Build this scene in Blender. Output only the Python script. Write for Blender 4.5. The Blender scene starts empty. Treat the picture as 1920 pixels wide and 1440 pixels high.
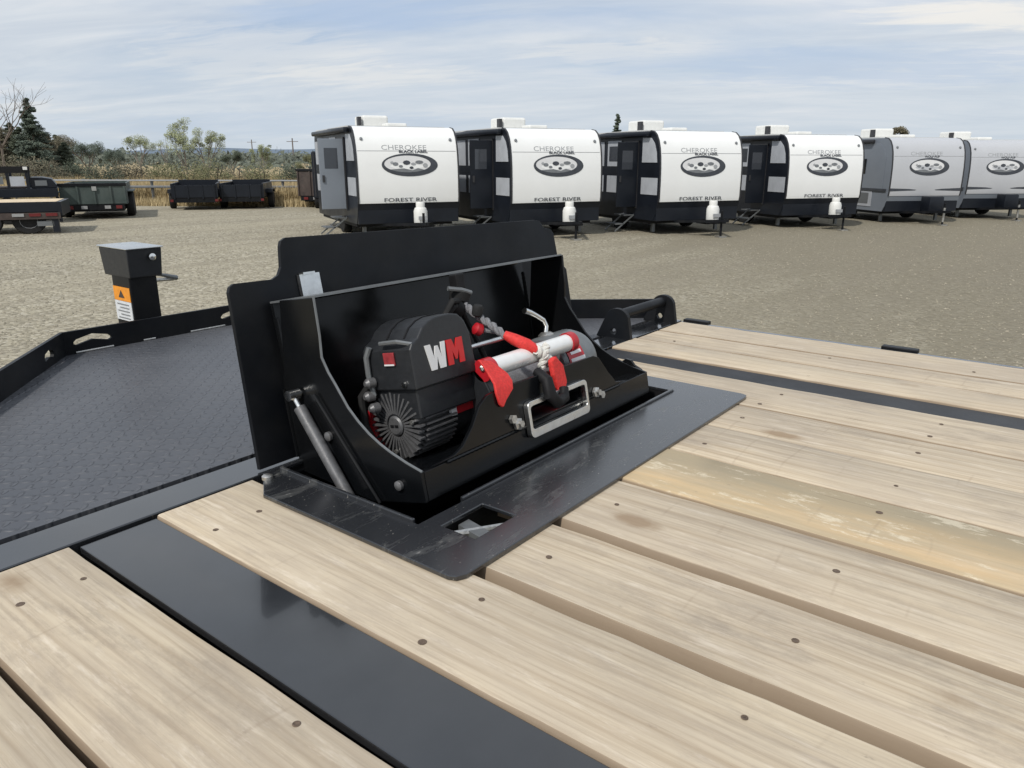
import bpy, bmesh, math, random
from mathutils import Vector, Matrix
from mathutils.geometry import tessellate_polygon
R = math.radians
sc = bpy.context.scene
col = sc.collection

# ------------------------------------------------------------------ camera, sky, sun, exposure
CAMZ = 1.75
YAW = R(37.8)
PITCH = math.atan(420 / 1405)
cd = bpy.data.cameras.new('camera'); cam = bpy.data.objects.new('camera', cd); col.objects.link(cam)
cam.location = (0, 0, CAMZ)
cam.rotation_euler = (math.pi / 2 - PITCH, 0, YAW - math.pi / 2)
cd.sensor_width = 36; cd.lens = 36 * 1405 / 1920; cd.clip_start = 0.05; cd.clip_end = 9000
sc.camera = cam
sc.render.resolution_x = 1024; sc.render.resolution_y = 768
sc.view_settings.view_transform = 'Standard'; sc.view_settings.look = 'None'
sc.view_settings.exposure = 0.0; sc.view_settings.gamma = 1

RT = Vector((math.sin(YAW), -math.cos(YAW), 0)); FW = Vector((math.cos(YAW), math.sin(YAW), 0))
SUN_EL = R(47)
_h = (RT * -0.50 + FW * -0.87).normalized()
SUNV = Vector((_h.x * math.cos(SUN_EL), _h.y * math.cos(SUN_EL), math.sin(SUN_EL)))
sl = bpy.data.lights.new('sun', 'SUN'); sl.energy = 2.9; sl.angle = R(2); sl.color = (1, .96, .9)
so = bpy.data.objects.new('sun', sl); col.objects.link(so)
so.rotation_euler = SUNV.to_track_quat('Z', 'Y').to_euler(); so.location = (0, 0, 30)

world = bpy.data.worlds.new('World'); sc.world = world; world.use_nodes = True
nt = world.node_tree; nt.nodes.clear()
def N(nt, t, **kw):
    n = nt.nodes.new(t)
    for k, v in kw.items():
        if k in n.inputs: n.inputs[k].default_value = v
        else: setattr(n, k, v)
    return n
def math_(nt, op, a, b=None, clamp=False):
    n = nt.nodes.new('ShaderNodeMath'); n.operation = op; n.use_clamp = clamp
    for i, v in enumerate((a, b)):
        if v is None: continue
        if isinstance(v, (int, float)): n.inputs[i].default_value = v
        else: nt.links.new(v, n.inputs[i])
    return n.outputs[0]
def ramp(nt, fac, stops, mode='LINEAR'):
    n = nt.nodes.new('ShaderNodeValToRGB'); n.color_ramp.interpolation = mode
    el = n.color_ramp.elements
    while len(el) < len(stops): el.new(.5)
    for e, (p, c) in zip(el, stops):
        e.position = p; e.color = (*c, 1) if not isinstance(c, (int, float)) else (c, c, c, 1)
    nt.links.new(fac, n.inputs[0]); return n.outputs[0]
def mix(nt, fac, a, b, mode='MIX'):
    n = nt.nodes.new('ShaderNodeMix'); n.data_type = 'RGBA'; n.blend_type = mode
    for i, v in ((0, fac), (6, a), (7, b)):
        if isinstance(v, (int, float)): n.inputs[i].default_value = v
        elif isinstance(v, tuple): n.inputs[i].default_value = (*v, 1)
        else: nt.links.new(v, n.inputs[i])
    return n.outputs[2]
def noise(nt, vec, scale, detail=4, rough=.5, dist=0.0):
    n = nt.nodes.new('ShaderNodeTexNoise'); n.inputs['Scale'].default_value = scale
    n.inputs['Detail'].default_value = detail; n.inputs['Roughness'].default_value = rough
    n.inputs['Distortion'].default_value = dist
    if vec is not None: nt.links.new(vec, n.inputs['Vector'])
    return n.outputs[0]
def mapping(nt, vec, scale=(1, 1, 1), loc=(0, 0, 0), rot=(0, 0, 0)):
    n = nt.nodes.new('ShaderNodeMapping')
    n.inputs['Scale'].default_value = scale; n.inputs['Location'].default_value = loc; n.inputs['Rotation'].default_value = rot
    nt.links.new(vec, n.inputs['Vector']); return n.outputs[0]

sky = nt.nodes.new('ShaderNodeTexSky'); sky.sky_type = 'NISHITA'; sky.sun_disc = False
sky.sun_elevation = SUN_EL; sky.sun_rotation = math.atan2(SUNV.x, SUNV.y)
sky.air_density = 1.0; sky.dust_density = 1.6
tc = nt.nodes.new('ShaderNodeTexCoord')
sx = nt.nodes.new('ShaderNodeSeparateXYZ'); nt.links.new(tc.outputs['Generated'], sx.inputs[0])
zz = math_(nt, 'ADD', math_(nt, 'MAXIMUM', sx.outputs[2], 0.0), 0.12)
cx = nt.nodes.new('ShaderNodeCombineXYZ')
nt.links.new(math_(nt, 'DIVIDE', sx.outputs[0], zz), cx.inputs[0]); nt.links.new(math_(nt, 'DIVIDE', sx.outputs[1], zz), cx.inputs[1])
rotv = mapping(nt, cx.outputs[0], rot=(0, 0, -(YAW - math.pi / 2) + R(14)))
big = noise(nt, mapping(nt, rotv, scale=(.42, .62, 1), loc=(3.1, 1.4, 0)), 1.0, 5, .5, .7)
fine = noise(nt, mapping(nt, rotv, scale=(.55, 1.7, 1), loc=(1.7, 5.2, 2)), 1.1, 6, .52, .5)
cov = math_(nt, 'ADD', math_(nt, 'MULTIPLY', big, .62), math_(nt, 'MULTIPLY', fine, .38))
mask = ramp(nt, cov, [(.34, .15), (.44, .6), (.52, .9), (.62, 1.0)])
bright = ramp(nt, noise(nt, mapping(nt, rotv, scale=(.6, 1.35, 1), loc=(7.3, 2.2, 4)), 1.5, 9, .64, .55),
              [(.30, (5.9, 6.5, 7.3)), (.50, (7.05, 7.5, 8.0)), (.62, (7.8, 8.0, 8.3)), (.74, (9.6, 9.5, 9.2))])
skyc = mix(nt, .6, sky.outputs[0], (4.4, 5.7, 8.0))
cc = mix(nt, mask, skyc, bright)
def sdot(v):
    n = nt.nodes.new('ShaderNodeVectorMath'); n.operation = 'DOT_PRODUCT'; nt.links.new(tc.outputs['Generated'], n.inputs[0]); n.inputs[1].default_value = v; return n.outputs['Value']
_f = math_(nt, 'MAXIMUM', sdot(FW), .02)
_a = math_(nt, 'DIVIDE', sdot(RT), _f); _b = math_(nt, 'DIVIDE', sx.outputs[2], _f)
_w = noise(nt, mapping(nt, rotv, scale=(1.2, 3.2, 1)), 2.2, 7, .65, .5)
def patch(px_, py_, wx, wy, gain):
    a0 = (px_ - 960) / 1466; b0 = (300 - py_) / 1530
    e = math_(nt, 'ADD', math_(nt, 'POWER', math_(nt, 'DIVIDE', math_(nt, 'SUBTRACT', _a, a0), wx), 2.0), math_(nt, 'POWER', math_(nt, 'DIVIDE', math_(nt, 'SUBTRACT', _b, b0), wy), 2.0))
    e = math_(nt, 'ADD', e, math_(nt, 'MULTIPLY', math_(nt, 'SUBTRACT', _w, .5), 3.2))
    return math_(nt, 'MULTIPLY', ramp(nt, e, [(0.0, 1.0), (1.0, 0.0)], 'EASE'), gain)
for q in ((1850, 45, .20, .022, .95), (80, 203, .10, .010, .6), (700, 145, .16, .016, .5), (1170, 105, .16, .018, .45), (500, 110, .18, .05, .35)):
    cc = mix(nt, patch(*q), cc, (8.9, 8.7, 8.3))
for q in ((700, 40, .20, .022, .6), (1600, 130, .36, .03, .5), (560, 235, .35, .02, .35)):
    cc = mix(nt, patch(*q), cc, (4.5, 5.7, 7.6))
hz = ramp(nt, sx.outputs[2], [(0.0, 1.0), (.05, .55), (.16, 0.0)])
cc = mix(nt, math_(nt, 'MULTIPLY', hz, .75), cc, (5.7, 6.5, 7.25))
bg = N(nt, 'ShaderNodeBackground', Strength=.1); nt.links.new(cc, bg.inputs[0])
wo = nt.nodes.new('ShaderNodeOutputWorld'); nt.links.new(bg.outputs[0], wo.inputs[0])

# ------------------------------------------------------------------ materials
MATS = {}
def base_mat(name):
    m = bpy.data.materials.new(name); m.use_nodes = True
    b = m.node_tree.nodes['Principled BSDF']; MATS[name] = m
    return m, m.node_tree, b
def simple(name, c, rough=.5, metal=0.0, vary=.12, scale=30, bump=0.0, coat=0.0, spec=.5, dust=0.0, bscale=None):
    m, nt, b = base_mat(name)
    tc = nt.nodes.new('ShaderNodeTexCoord')
    n = noise(nt, tc.outputs['Object'], scale, 4, .6)
    lo = tuple(x * (1 - vary) for x in c); hi = tuple(min(1, x * (1 + vary)) for x in c)
    cc = ramp(nt, n, [(.3, lo), (.7, hi)])
    if dust:
        d = ramp(nt, noise(nt, tc.outputs['Object'], scale * .23, 6, .65), [(.45, 0.0), (.8, dust)])
        cc = mix(nt, d, cc, (.22, .2, .17))
    nt.links.new(cc, b.inputs['Base Color'])
    rr = ramp(nt, noise(nt, tc.outputs['Object'], scale * .6, 5, .6), [(.3, max(0, rough - .07)), (.7, min(1, rough + .09))])
    nt.links.new(rr, b.inputs['Roughness'])
    b.inputs['Metallic'].default_value = metal; b.inputs['Coat Weight'].default_value = coat; b.inputs['Coat Roughness'].default_value = .05
    b.inputs['Specular IOR Level'].default_value = spec
    if bump:
        bn = nt.nodes.new('ShaderNodeBump'); bn.inputs['Strength'].default_value = bump; bn.inputs['Distance'].default_value = .002
        nt.links.new(noise(nt, tc.outputs['Object'], bscale or scale * 4, 3, .6), bn.inputs['Height']); nt.links.new(bn.outputs[0], b.inputs['Normal'])
    return m
simple('black_paint', (.016, .0175, .02), .16, vary=.25, scale=9, bump=.03, dust=.05, bscale=14, spec=.8, coat=.6)
simple('black_satin', (.0045, .0055, .0075), .42, spec=.22, vary=.25, scale=12, bump=.06, dust=.06, bscale=40)
simple('worn_paint', (.02, .0215, .025), .5, vary=.25, scale=9, bump=.1, dust=.08, bscale=60, spec=.35)
simple('tray_paint', (.004, .0046, .0055), .2, vary=.25, scale=9, bump=.06, dust=.02, bscale=14, spec=.3)
simple('black_matte', (.009, .009, .010), .6, vary=.3, scale=40, bump=.2, spec=.25)
simple('plastic_black', (.017, .0185, .021), .42, vary=.15, scale=120, bump=.15, bscale=900)
simple('motor_metal', (.125, .125, .128), .40, .3, vary=.25, scale=80, bump=.2, bscale=500)
simple('gear_grey', (.17, .18, .185), .4, .35, vary=.12, scale=60, bump=.1)
simple('red_paint', (.42, .012, .02), .35, vary=.15, scale=60)
simple('switch_red', (.28, .03, .035), .5, vary=.3, scale=90)
simple('red_web', (.62, .03, .025), .62, vary=.2, scale=200, bump=.4, bscale=700)
simple('chrome', (.78, .78, .76), .16, 1.0, vary=.06, scale=60)
simple('aluminium', (.72, .73, .72), .3, 1.0, vary=.1, scale=60)
simple('silver_bar', (.82, .82, .8), .33, .25, vary=.04, scale=40)
simple('zinc', (.52, .51, .48), .38, .9, vary=.25, scale=150, bump=.2)
simple('rope_grey', (.19, .19, .2), .75, vary=.35, scale=300, bump=.5, bscale=900)
simple('rope_white', (.66, .65, .6), .75, vary=.2, scale=250, bump=.5, bscale=900)
simple('rubber', (.015, .015, .015), .75, spec=.3, vary=.3, scale=30, bump=.2)
simple('rv_white', (.83, .835, .82), .32, vary=.025, scale=1.5, coat=.2)
simple('rv_grey', (.50, .51, .53), .33, .1, vary=.03, scale=1.5)
simple('rv_side_grey', (.21, .235, .27), .35, .1, vary=.06, scale=1.2)
simple('rv_dark', (.010, .0125, .018), .35, spec=.3, vary=.2, scale=2)
simple('rv_roof', (.62, .62, .6), .7, vary=.06, scale=3)
simple('rv_panel', (.42, .44, .47), .3, vary=.08, scale=4)
simple('rv_trim', (.03, .03, .033), .4, vary=.2, scale=20)
simple('print_dark', (.045, .05, .06), .4, vary=.2, scale=8)
simple('print_grey', (.33, .34, .35), .4, vary=.1, scale=8)
simple('print_mid', (.17, .18, .19), .4, vary=.1, scale=8)
simple('plastic_white', (.72, .72, .69), .5, vary=.05, scale=8)
simple('green_paint', (.045, .065, .06), .5, vary=.2, scale=3, dust=.3)
simple('rust_dark', (.05, .035, .03), .6, vary=.4, scale=6, dust=.2)
simple('letter_white', (.7, .7, .7), .4, vary=.05, scale=50)
simple('letter_red', (.55, .02, .02), .4, vary=.1, scale=50)
simple('label_orange', (.75, .28, .02), .5, vary=.12, scale=60)
simple('label_white', (.6, .62, .64), .5, vary=.14, scale=90)
simple('amber', (.5, .1, .01), .3, vary=.1, scale=20)
simple('lamp_red', (.13, .012, .012), .3, vary=.1, scale=20)
simple('lens_white', (.3, .3, .3), .2, vary=.1, scale=20)
simple('interior', (.3, .27, .23), .7, vary=.1, scale=5)
simple('bark', (.13, .105, .085), .9, vary=.3, scale=8, bump=.4)
simple('bark_pale', (.23, .2, .17), .9, vary=.3, scale=8, bump=.4)
simple('screw_rust', (.12, .085, .06), .7, .1, vary=.4, scale=200)
simple('pale_wood', (.66, .53, .36), .7, vary=.15, scale=6)
simple('pole_wood', (.16, .14, .13), .9, vary=.2, scale=6)
def leafmat(name, c, vary=.45):
    m, nt, b = base_mat(name)
    tc = nt.nodes.new('ShaderNodeTexCoord')
    cc = ramp(nt, noise(nt, tc.outputs['Object'], 1.3, 6, .75), [(.32, tuple(x * (1 - vary) for x in c)), (.52, c), (.7, tuple(x * (1 + vary) for x in c))])
    nt.links.new(cc, b.inputs['Base Color']); b.inputs['Roughness'].default_value = .75
    b.inputs['Specular IOR Level'].default_value = .2
    return m
leafmat('leaf_dark', (.085, .10, .068)); leafmat('leaf_blue', (.11, .135, .105)); leafmat('leaf_pale', (.29, .31, .17))  # leaf_blue is lightened to carry distance haze in its colour
leafmat('leaf_olive', (.165, .165, .085)); leafmat('leaf_brown', (.155, .14, .095)); leafmat('leaf_far', (.13, .145, .115))
leafmat('dry_grass', (.47, .375, .215), .25)

# glass
m, nt, b = base_mat('rv_glass'); b.inputs['Base Color'].default_value = (.05, .055, .065, 1); b.inputs['Roughness'].default_value = .08
m, nt, b = base_mat('dark_glass'); b.inputs['Base Color'].default_value = (.01, .012, .015, 1); b.inputs['Roughness'].default_value = .06

# wood planks: one material, tone and grain shifted by per-object values
def wood():
    m, nt, b = base_mat('deck_wood')
    tc = nt.nodes.new('ShaderNodeTexCoord')
    def attr(n):
        a = nt.nodes.new('ShaderNodeAttribute'); a.attribute_type = 'OBJECT'; a.attribute_name = n; return a.outputs['Fac']
    seed, warm, wx = attr('seed'), attr('warm'), attr('wave')
    cmb = nt.nodes.new('ShaderNodeCombineXYZ'); nt.links.new(math_(nt, 'MULTIPLY', seed, 3.7), cmb.inputs[0])
    nt.links.new(math_(nt, 'MULTIPLY', seed, 11.3), cmb.inputs[1]); nt.links.new(seed, cmb.inputs[2])
    va = nt.nodes.new('ShaderNodeVectorMath'); va.operation = 'ADD'
    nt.links.new(tc.outputs['Object'], va.inputs[0]); nt.links.new(cmb.outputs[0], va.inputs[1]); P = va.outputs[0]
    s = nt.nodes.new('ShaderNodeSeparateXYZ'); nt.links.new(tc.outputs['Object'], s.inputs[0])
    # growth-ring figure: distorted lengthwise bands
    warp = noise(nt, mapping(nt, P, scale=(2.0, .75, 1)), 1.0, 2, .45)
    warp2 = noise(nt, mapping(nt, P, scale=(14, 3.5, 4)), 1.0, 4, .6)
    r = math_(nt, 'ADD', s.outputs[0], math_(nt, 'ADD', math_(nt, 'MULTIPLY', warp, .15), math_(nt, 'MULTIPLY', warp2, .008)))
    ph = math_(nt, 'MULTIPLY', math_(nt, 'MULTIPLY', r, wx), 6.2832)
    bands = math_(nt, 'ADD', math_(nt, 'MULTIPLY', math_(nt, 'SINE', ph), .5), .5)
    b2 = math_(nt, 'ADD', math_(nt, 'MULTIPLY', math_(nt, 'SINE', math_(nt, 'MULTIPLY', ph, 2.73)), .5), .5)
    bands = math_(nt, 'ADD', math_(nt, 'MULTIPLY', math_(nt, 'POWER', bands, 1.8), .6), math_(nt, 'MULTIPLY', math_(nt, 'POWER', b2, 2.2), .4))
    bands = math_(nt, 'MULTIPLY', bands, ramp(nt, noise(nt, mapping(nt, P, scale=(5, 1.3, 3), loc=(6, 6, 1)), 1, 3, .6), [(.32, .25), (.6, 1.0)]))
    fibre = noise(nt, mapping(nt, P, scale=(190, 5, 60)), 1.0, 3, .65)
    streak = noise(nt, mapping(nt, P, scale=(28, 1.5, 10)), 1.0, 5, .65)
    blotch = noise(nt, mapping(nt, P, scale=(3.5, 2.2, 3)), 1.0, 5, .62)
    a = mix(nt, bands, (.61, .515, .375), (.36, .27, .175))
    a = mix(nt, math_(nt, 'MULTIPLY', ramp(nt, streak, [(.35, 0.0), (.62, 1.0)]), .5), a, (.52, .445, .345))
    a = mix(nt, math_(nt, 'MULTIPLY', ramp(nt, blotch, [(.42, 0.0), (.68, 1.0)]), .65), a, (.42, .355, .275))
    a = mix(nt, math_(nt, 'MULTIPLY', ramp(nt, fibre, [(.48, 0.0), (.68, 1.0)]), .5), a, (.34, .27, .195))
    tear = ramp(nt, noise(nt, mapping(nt, P, scale=(55, 9, 20), loc=(4, 7, 2)), 1, 5, .75), [(.5, 0.0), (.66, .5)])
    tearm = ramp(nt, noise(nt, mapping(nt, P, scale=(6, 3, 3), loc=(8, 1, 2)), 1, 3, .6), [(.42, .1), (.62, 1.0)])
    a = mix(nt, math_(nt, 'MULTIPLY', tear, tearm), a, (.37, .31, .245))
    lite = ramp(nt, noise(nt, mapping(nt, P, scale=(45, 6, 20), loc=(1, 2, 9)), 1, 5, .75), [(.55, 0.0), (.72, .5)])
    a = mix(nt, lite, a, (.74, .66, .55))
    # old grey weathering along the fibres
    gw = ramp(nt, math_(nt, 'MULTIPLY', ramp(nt, noise(nt, mapping(nt, P, scale=(9, 1.1, 4), loc=(5, 3, 0)), 1, 5, .7), [(.48, 0.0), (.7, 1.0)]), streak), [(.25, 0.0), (.62, .6)])
    a = mix(nt, gw, a, (.27, .22, .175))
    sm1 = ramp(nt, noise(nt, mapping(nt, P, scale=(14, 4.5, 6), loc=(3, 9, 4)), 1, 8, .78, .1), [(.50, 0.0), (.68, .62)])
    sm2 = ramp(nt, noise(nt, mapping(nt, P, scale=(2.5, 1.5, 3), loc=(7, 2, 4)), 1, 2, .5), [(.42, .15), (.6, 1.0)])
    a = mix(nt, math_(nt, 'MULTIPLY', sm1, sm2), a, (.27, .225, .18))
    kn = nt.nodes.new('ShaderNodeTexVoronoi'); kn.inputs['Scale'].default_value = 1.0; nt.links.new(mapping(nt, P, scale=(5.0, 2.3, 0), loc=(.3, .2, 0)), kn.inputs['Vector'])
    a = mix(nt, ramp(nt, math_(nt, 'ADD', kn.outputs['Distance'], math_(nt, 'MULTIPLY', noise(nt, P, 60, 3), .05)), [(.085, .75), (.15, 0.0)]), a, (.26, .18, .11))
    # yellow heartwood board
    yw = math_(nt, 'MULTIPLY', warm, ramp(nt, noise(nt, mapping(nt, P, scale=(7, 1.0, 3)), 1.0, 5, .6), [(.28, .5), (.55, 1.0)]))
    a = mix(nt, yw, a, mix(nt, ramp(nt, noise(nt, mapping(nt, P, scale=(12, 1.7, 5), loc=(2, 0, 0)), 1, 6, .7), [(.4, 0.0), (.6, 1.0)]), (.60, .42, .22), (.44, .345, .21)))
    hx = nt.nodes.new('ShaderNodeMapRange'); hx.inputs[1].default_value = -.02; hx.inputs[2].default_value = .045; nt.links.new(math_(nt, 'ADD', s.outputs[0], math_(nt, 'MULTIPLY', math_(nt, 'SUBTRACT', warp, .5), .12)), hx.inputs[0])
    a = mix(nt, math_(nt, 'MULTIPLY', math_(nt, 'MULTIPLY', warm, hx.outputs[0]), .85), a, (.33, .285, .20))
    sc_ = math_(nt, 'MULTIPLY', warm, ramp(nt, noise(nt, mapping(nt, P, scale=(30, 9, 5), loc=(9, 4, 1)), 1, 7, .8), [(.555, 0.0), (.62, .85)]))
    a = mix(nt, sc_, a, (.68, .6, .45))
    # saw marks across, knots, dust
    saw = math_(nt, 'ADD', math_(nt, 'MULTIPLY', s.outputs[1], 11.0), math_(nt, 'MULTIPLY', noise(nt, P, 3.0, 2), 1.3))
    sawl = ramp(nt, math_(nt, 'FRACT', saw), [(0, 1.0), (.04, 0.0), (.96, 0.0), (1, 1.0)])
    sawm = ramp(nt, noise(nt, mapping(nt, P, scale=(9, 2.2, 1), loc=(1, 1, 3)), 1, 3), [(.58, 0.0), (.68, .28)])
    a = mix(nt, math_(nt, 'MULTIPLY', sawl, sawm), a, (.28, .21, .15))
    a = mix(nt, ramp(nt, noise(nt, mapping(nt, P, scale=(60, 22, 10), loc=(3, 8, 2)), 1, 4, .7), [(.66, 0.0), (.74, .55)]), a, (.24, .19, .15))
    ck = ramp(nt, noise(nt, mapping(nt, P, scale=(150, 2.4, 10), loc=(2, 5, 5)), 1, 3, .6), [(.665, 0.0), (.70, .8)])
    ckm = ramp(nt, noise(nt, mapping(nt, P, scale=(5, 2, 3), loc=(1, 9, 6)), 1, 2, .5), [(.45, 0.0), (.6, 1.0)])
    a = mix(nt, math_(nt, 'MULTIPLY', ck, ckm), a, (.15, .105, .07))
    # side faces browner than the tops
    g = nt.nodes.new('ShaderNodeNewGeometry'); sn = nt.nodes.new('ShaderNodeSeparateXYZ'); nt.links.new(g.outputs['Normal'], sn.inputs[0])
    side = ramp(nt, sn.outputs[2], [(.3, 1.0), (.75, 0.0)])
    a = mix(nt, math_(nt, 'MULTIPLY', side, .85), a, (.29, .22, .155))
    nt.links.new(a, b.inputs['Base Color']); b.inputs['Roughness'].default_value = .72; b.inputs['Specular IOR Level'].default_value = .25
    bn = nt.nodes.new('ShaderNodeBump'); bn.inputs['Strength'].default_value = .35; bn.inputs['Distance'].default_value = .0015
    nt.links.new(math_(nt, 'ADD', math_(nt, 'MULTIPLY', fibre, .6), math_(nt, 'ADD', math_(nt, 'MULTIPLY', bands, -.3), math_(nt, 'MULTIPLY', streak, .5))), bn.inputs['Height'])
    nt.links.new(bn.outputs[0], b.inputs['Normal'])
wood()

def tread():
    m, nt, b = base_mat('tread_plate')
    tc = nt.nodes.new('ShaderNodeTexCoord')
    def bars(rot, off):
        mp = mapping(nt, tc.outputs['Object'], scale=(1, 1, 1), rot=(0, 0, rot))
        s = nt.nodes.new('ShaderNodeSeparateXYZ'); nt.links.new(mp, s.inputs[0])
        X = math_(nt, 'MULTIPLY', s.outputs[0], 30.0); Yr = math_(nt, 'MULTIPLY', s.outputs[1], 30.0)
        row = math_(nt, 'FLOOR', Yr)
        xx = math_(nt, 'ADD', X, math_(nt, 'ADD', math_(nt, 'MULTIPLY', row, .5), off))
        fx = math_(nt, 'ABSOLUTE', math_(nt, 'SUBTRACT', math_(nt, 'FRACT', xx), .5))
        fy = math_(nt, 'ABSOLUTE', math_(nt, 'SUBTRACT', math_(nt, 'FRACT', Yr), .5))
        d = math_(nt, 'ADD', math_(nt, 'POWER', math_(nt, 'DIVIDE', fx, .42), 2.0), math_(nt, 'POWER', math_(nt, 'DIVIDE', fy, .16), 2.0))
        return ramp(nt, d, [(0.3, 1.0), (1.0, 0.0)])
    h = math_(nt, 'MAXIMUM', bars(R(45), 0.0), bars(R(-45), .25))
    n1 = noise(nt, tc.outputs['Object'], 2.2, 6, .65)
    a = ramp(nt, n1, [(.35, (.055, .058, .067)), (.65, (.088, .091, .10))])
    a = mix(nt, math_(nt, 'MULTIPLY', h, .22), a, (.11, .113, .122))
    nt.links.new(a, b.inputs['Base Color'])
    nt.links.new(ramp(nt, n1, [(.3, .38), (.7, .52)]), b.inputs['Roughness'])
    b.inputs['Specular IOR Level'].default_value = .6
    bn = nt.nodes.new('ShaderNodeBump'); bn.inputs['Strength'].default_value = .85; bn.inputs['Distance'].default_value = .0026
    nt.links.new(h, bn.inputs['Height']); nt.links.new(bn.outputs[0], b.inputs['Normal'])
tread()

def scuffed():
    m, nt, b = base_mat('scuffed_paint')
    tc = nt.nodes.new('ShaderNodeTexCoord'); o = tc.outputs['Object']
    s1 = ramp(nt, noise(nt, mapping(nt, o, scale=(7, 26, 4)), 1, 7, .75, .5), [(.55, 0.0), (.68, 1.0)])
    s2 = ramp(nt, noise(nt, mapping(nt, o, scale=(70, 160, 60)), 1, 4, .6), [(.60, 0.0), (.66, 1.0)])
    a = ramp(nt, noise(nt, o, 6, 5, .6), [(.3, (.015, .0165, .019)), (.7, (.022, .023, .026))])
    a = mix(nt, math_(nt, 'MULTIPLY', s1, .4), a, (.14, .14, .13))
    a = mix(nt, ramp(nt, noise(nt, mapping(nt, o, scale=(160, 220, 90)), 1, 2), [(.70, 0.0), (.74, .6)]), a, (.4, .38, .34))
    a = mix(nt, math_(nt, 'MULTIPLY', s2, math_(nt, 'MULTIPLY', s1, .5)), a, (.4, .39, .36))
    nt.links.new(a, b.inputs['Base Color'])
    nt.links.new(ramp(nt, s1, [(0, .25), (1, .5)]), b.inputs['Roughness']); b.inputs['Specular IOR Level'].default_value = .8; b.inputs['Coat Weight'].default_value = .4; b.inputs['Coat Roughness'].default_value = .2
    bn = nt.nodes.new('ShaderNodeBump'); bn.inputs['Strength'].default_value = .05; bn.inputs['Distance'].default_value = .002
    nt.links.new(noise(nt, o, 14, 3), bn.inputs['Height']); nt.links.new(bn.outputs[0], b.inputs['Normal'])
scuffed()

def gravel():
    m, nt, b = base_mat('gravel')
    tc = nt.nodes.new('ShaderNodeTexCoord'); o = tc.outputs['Object']
    v = nt.nodes.new('ShaderNodeTexVoronoi'); v.inputs['Scale'].default_value = 24; nt.links.new(o, v.inputs['Vector'])
    v2 = nt.nodes.new('ShaderNodeTexVoronoi'); v2.inputs['Scale'].default_value = 9; nt.links.new(o, v2.inputs['Vector'])
    sp = nt.nodes.new('ShaderNodeSeparateColor'); nt.links.new(v.outputs['Color'], sp.inputs[0])
    st = ramp(nt, sp.outputs[0], [(0, (.15, .132, .098)), (.40, (.31, .28, .205)), (.78, (.42, .385, .295)), (1, (.52, .48, .39))])
    big = noise(nt, mapping(nt, o, rot=(0, 0, YAW), scale=(.12, .5, 1)), 1, 6, .62, .3)
    mid = noise(nt, o, 1.6, 6, .7)
    a = mix(nt, ramp(nt, big, [(.38, 0.0), (.62, .6)]), st, (.385, .345, .255))
    a = mix(nt, ramp(nt, mid, [(.45, 0.0), (.75, .5)]), a, (.28, .25, .19))
    fine = noise(nt, o, 14, 5, .8)
    a = mix(nt, ramp(nt, fine, [(.52, 0.0), (.66, .5)]), a, (.26, .235, .195))
    # dark packed tracks on the right-hand side
    s = nt.nodes.new('ShaderNodeSeparateXYZ'); nt.links.new(mapping(nt, o, rot=(0, 0, -(YAW - math.pi / 2))), s.inputs[0])
    dr = ramp(nt, math_(nt, 'ADD', math_(nt, 'MULTIPLY', s.outputs[0], .06), math_(nt, 'MULTIPLY', big, .9)), [(.35, 0.0), (.75, .75)])
    a = mix(nt, dr, a, (.185, .163, .118))
    tr = ramp(nt, noise(nt, mapping(nt, o, rot=(0, 0, -(YAW - math.pi / 2) + R(9)), scale=(.10, 1.5, 1), loc=(4, 2, 0)), 1, 4, .6), [(.47, 0.0), (.60, .32)])
    a = mix(nt, tr, a, (.215, .19, .145))
    # the gravel lot stops at the field
    fz = ramp(nt, math_(nt, 'SUBTRACT', s.outputs[1], math_(nt, 'MULTIPLY', noise(nt, o, .5, 4), 1.5)), [(0, 0.0), (1, 1.0)])
    fm = nt.nodes.new('ShaderNodeMapRange'); fm.inputs[1].default_value = 29.0; fm.inputs[2].default_value = 30.0
    nt.links.new(math_(nt, 'SUBTRACT', s.outputs[1], math_(nt, 'MULTIPLY', noise(nt, o, .5, 4), 1.5)), fm.inputs[0])
    fld = ramp(nt, noise(nt, o, .25, 6, .7), [(.3, (.38, .30, .17)), (.7, (.48, .39, .24))])
    a = mix(nt, fm.outputs[0], a, fld)
    nt.links.new(a, b.inputs['Base Color']); b.inputs['Roughness'].default_value = .93; b.inputs['Specular IOR Level'].default_value = .15
    bn = nt.nodes.new('ShaderNodeBump'); bn.inputs['Strength'].default_value = .8; bn.inputs['Distance'].default_value = .02
    hh = math_(nt, 'ADD', math_(nt, 'MULTIPLY', v.outputs['Distance'], -.8), math_(nt, 'ADD', math_(nt, 'MULTIPLY', mid, 2.0), math_(nt, 'MULTIPLY', v2.outputs['Distance'], -.6)))
    nt.links.new(hh, bn.inputs['Height']); nt.links.new(bn.outputs[0], b.inputs['Normal'])
gravel()
m = simple('stone', (.30, .27, .21), .95, vary=.35, scale=9, spec=.1)
simple('hill_haze', (.13, .17, .22), 1, vary=.1, scale=.004)  # distance haze put into the hill colour as blue grey
simple('far_land', (.10, .12, .12), 1, vary=.3, scale=.01)

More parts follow.
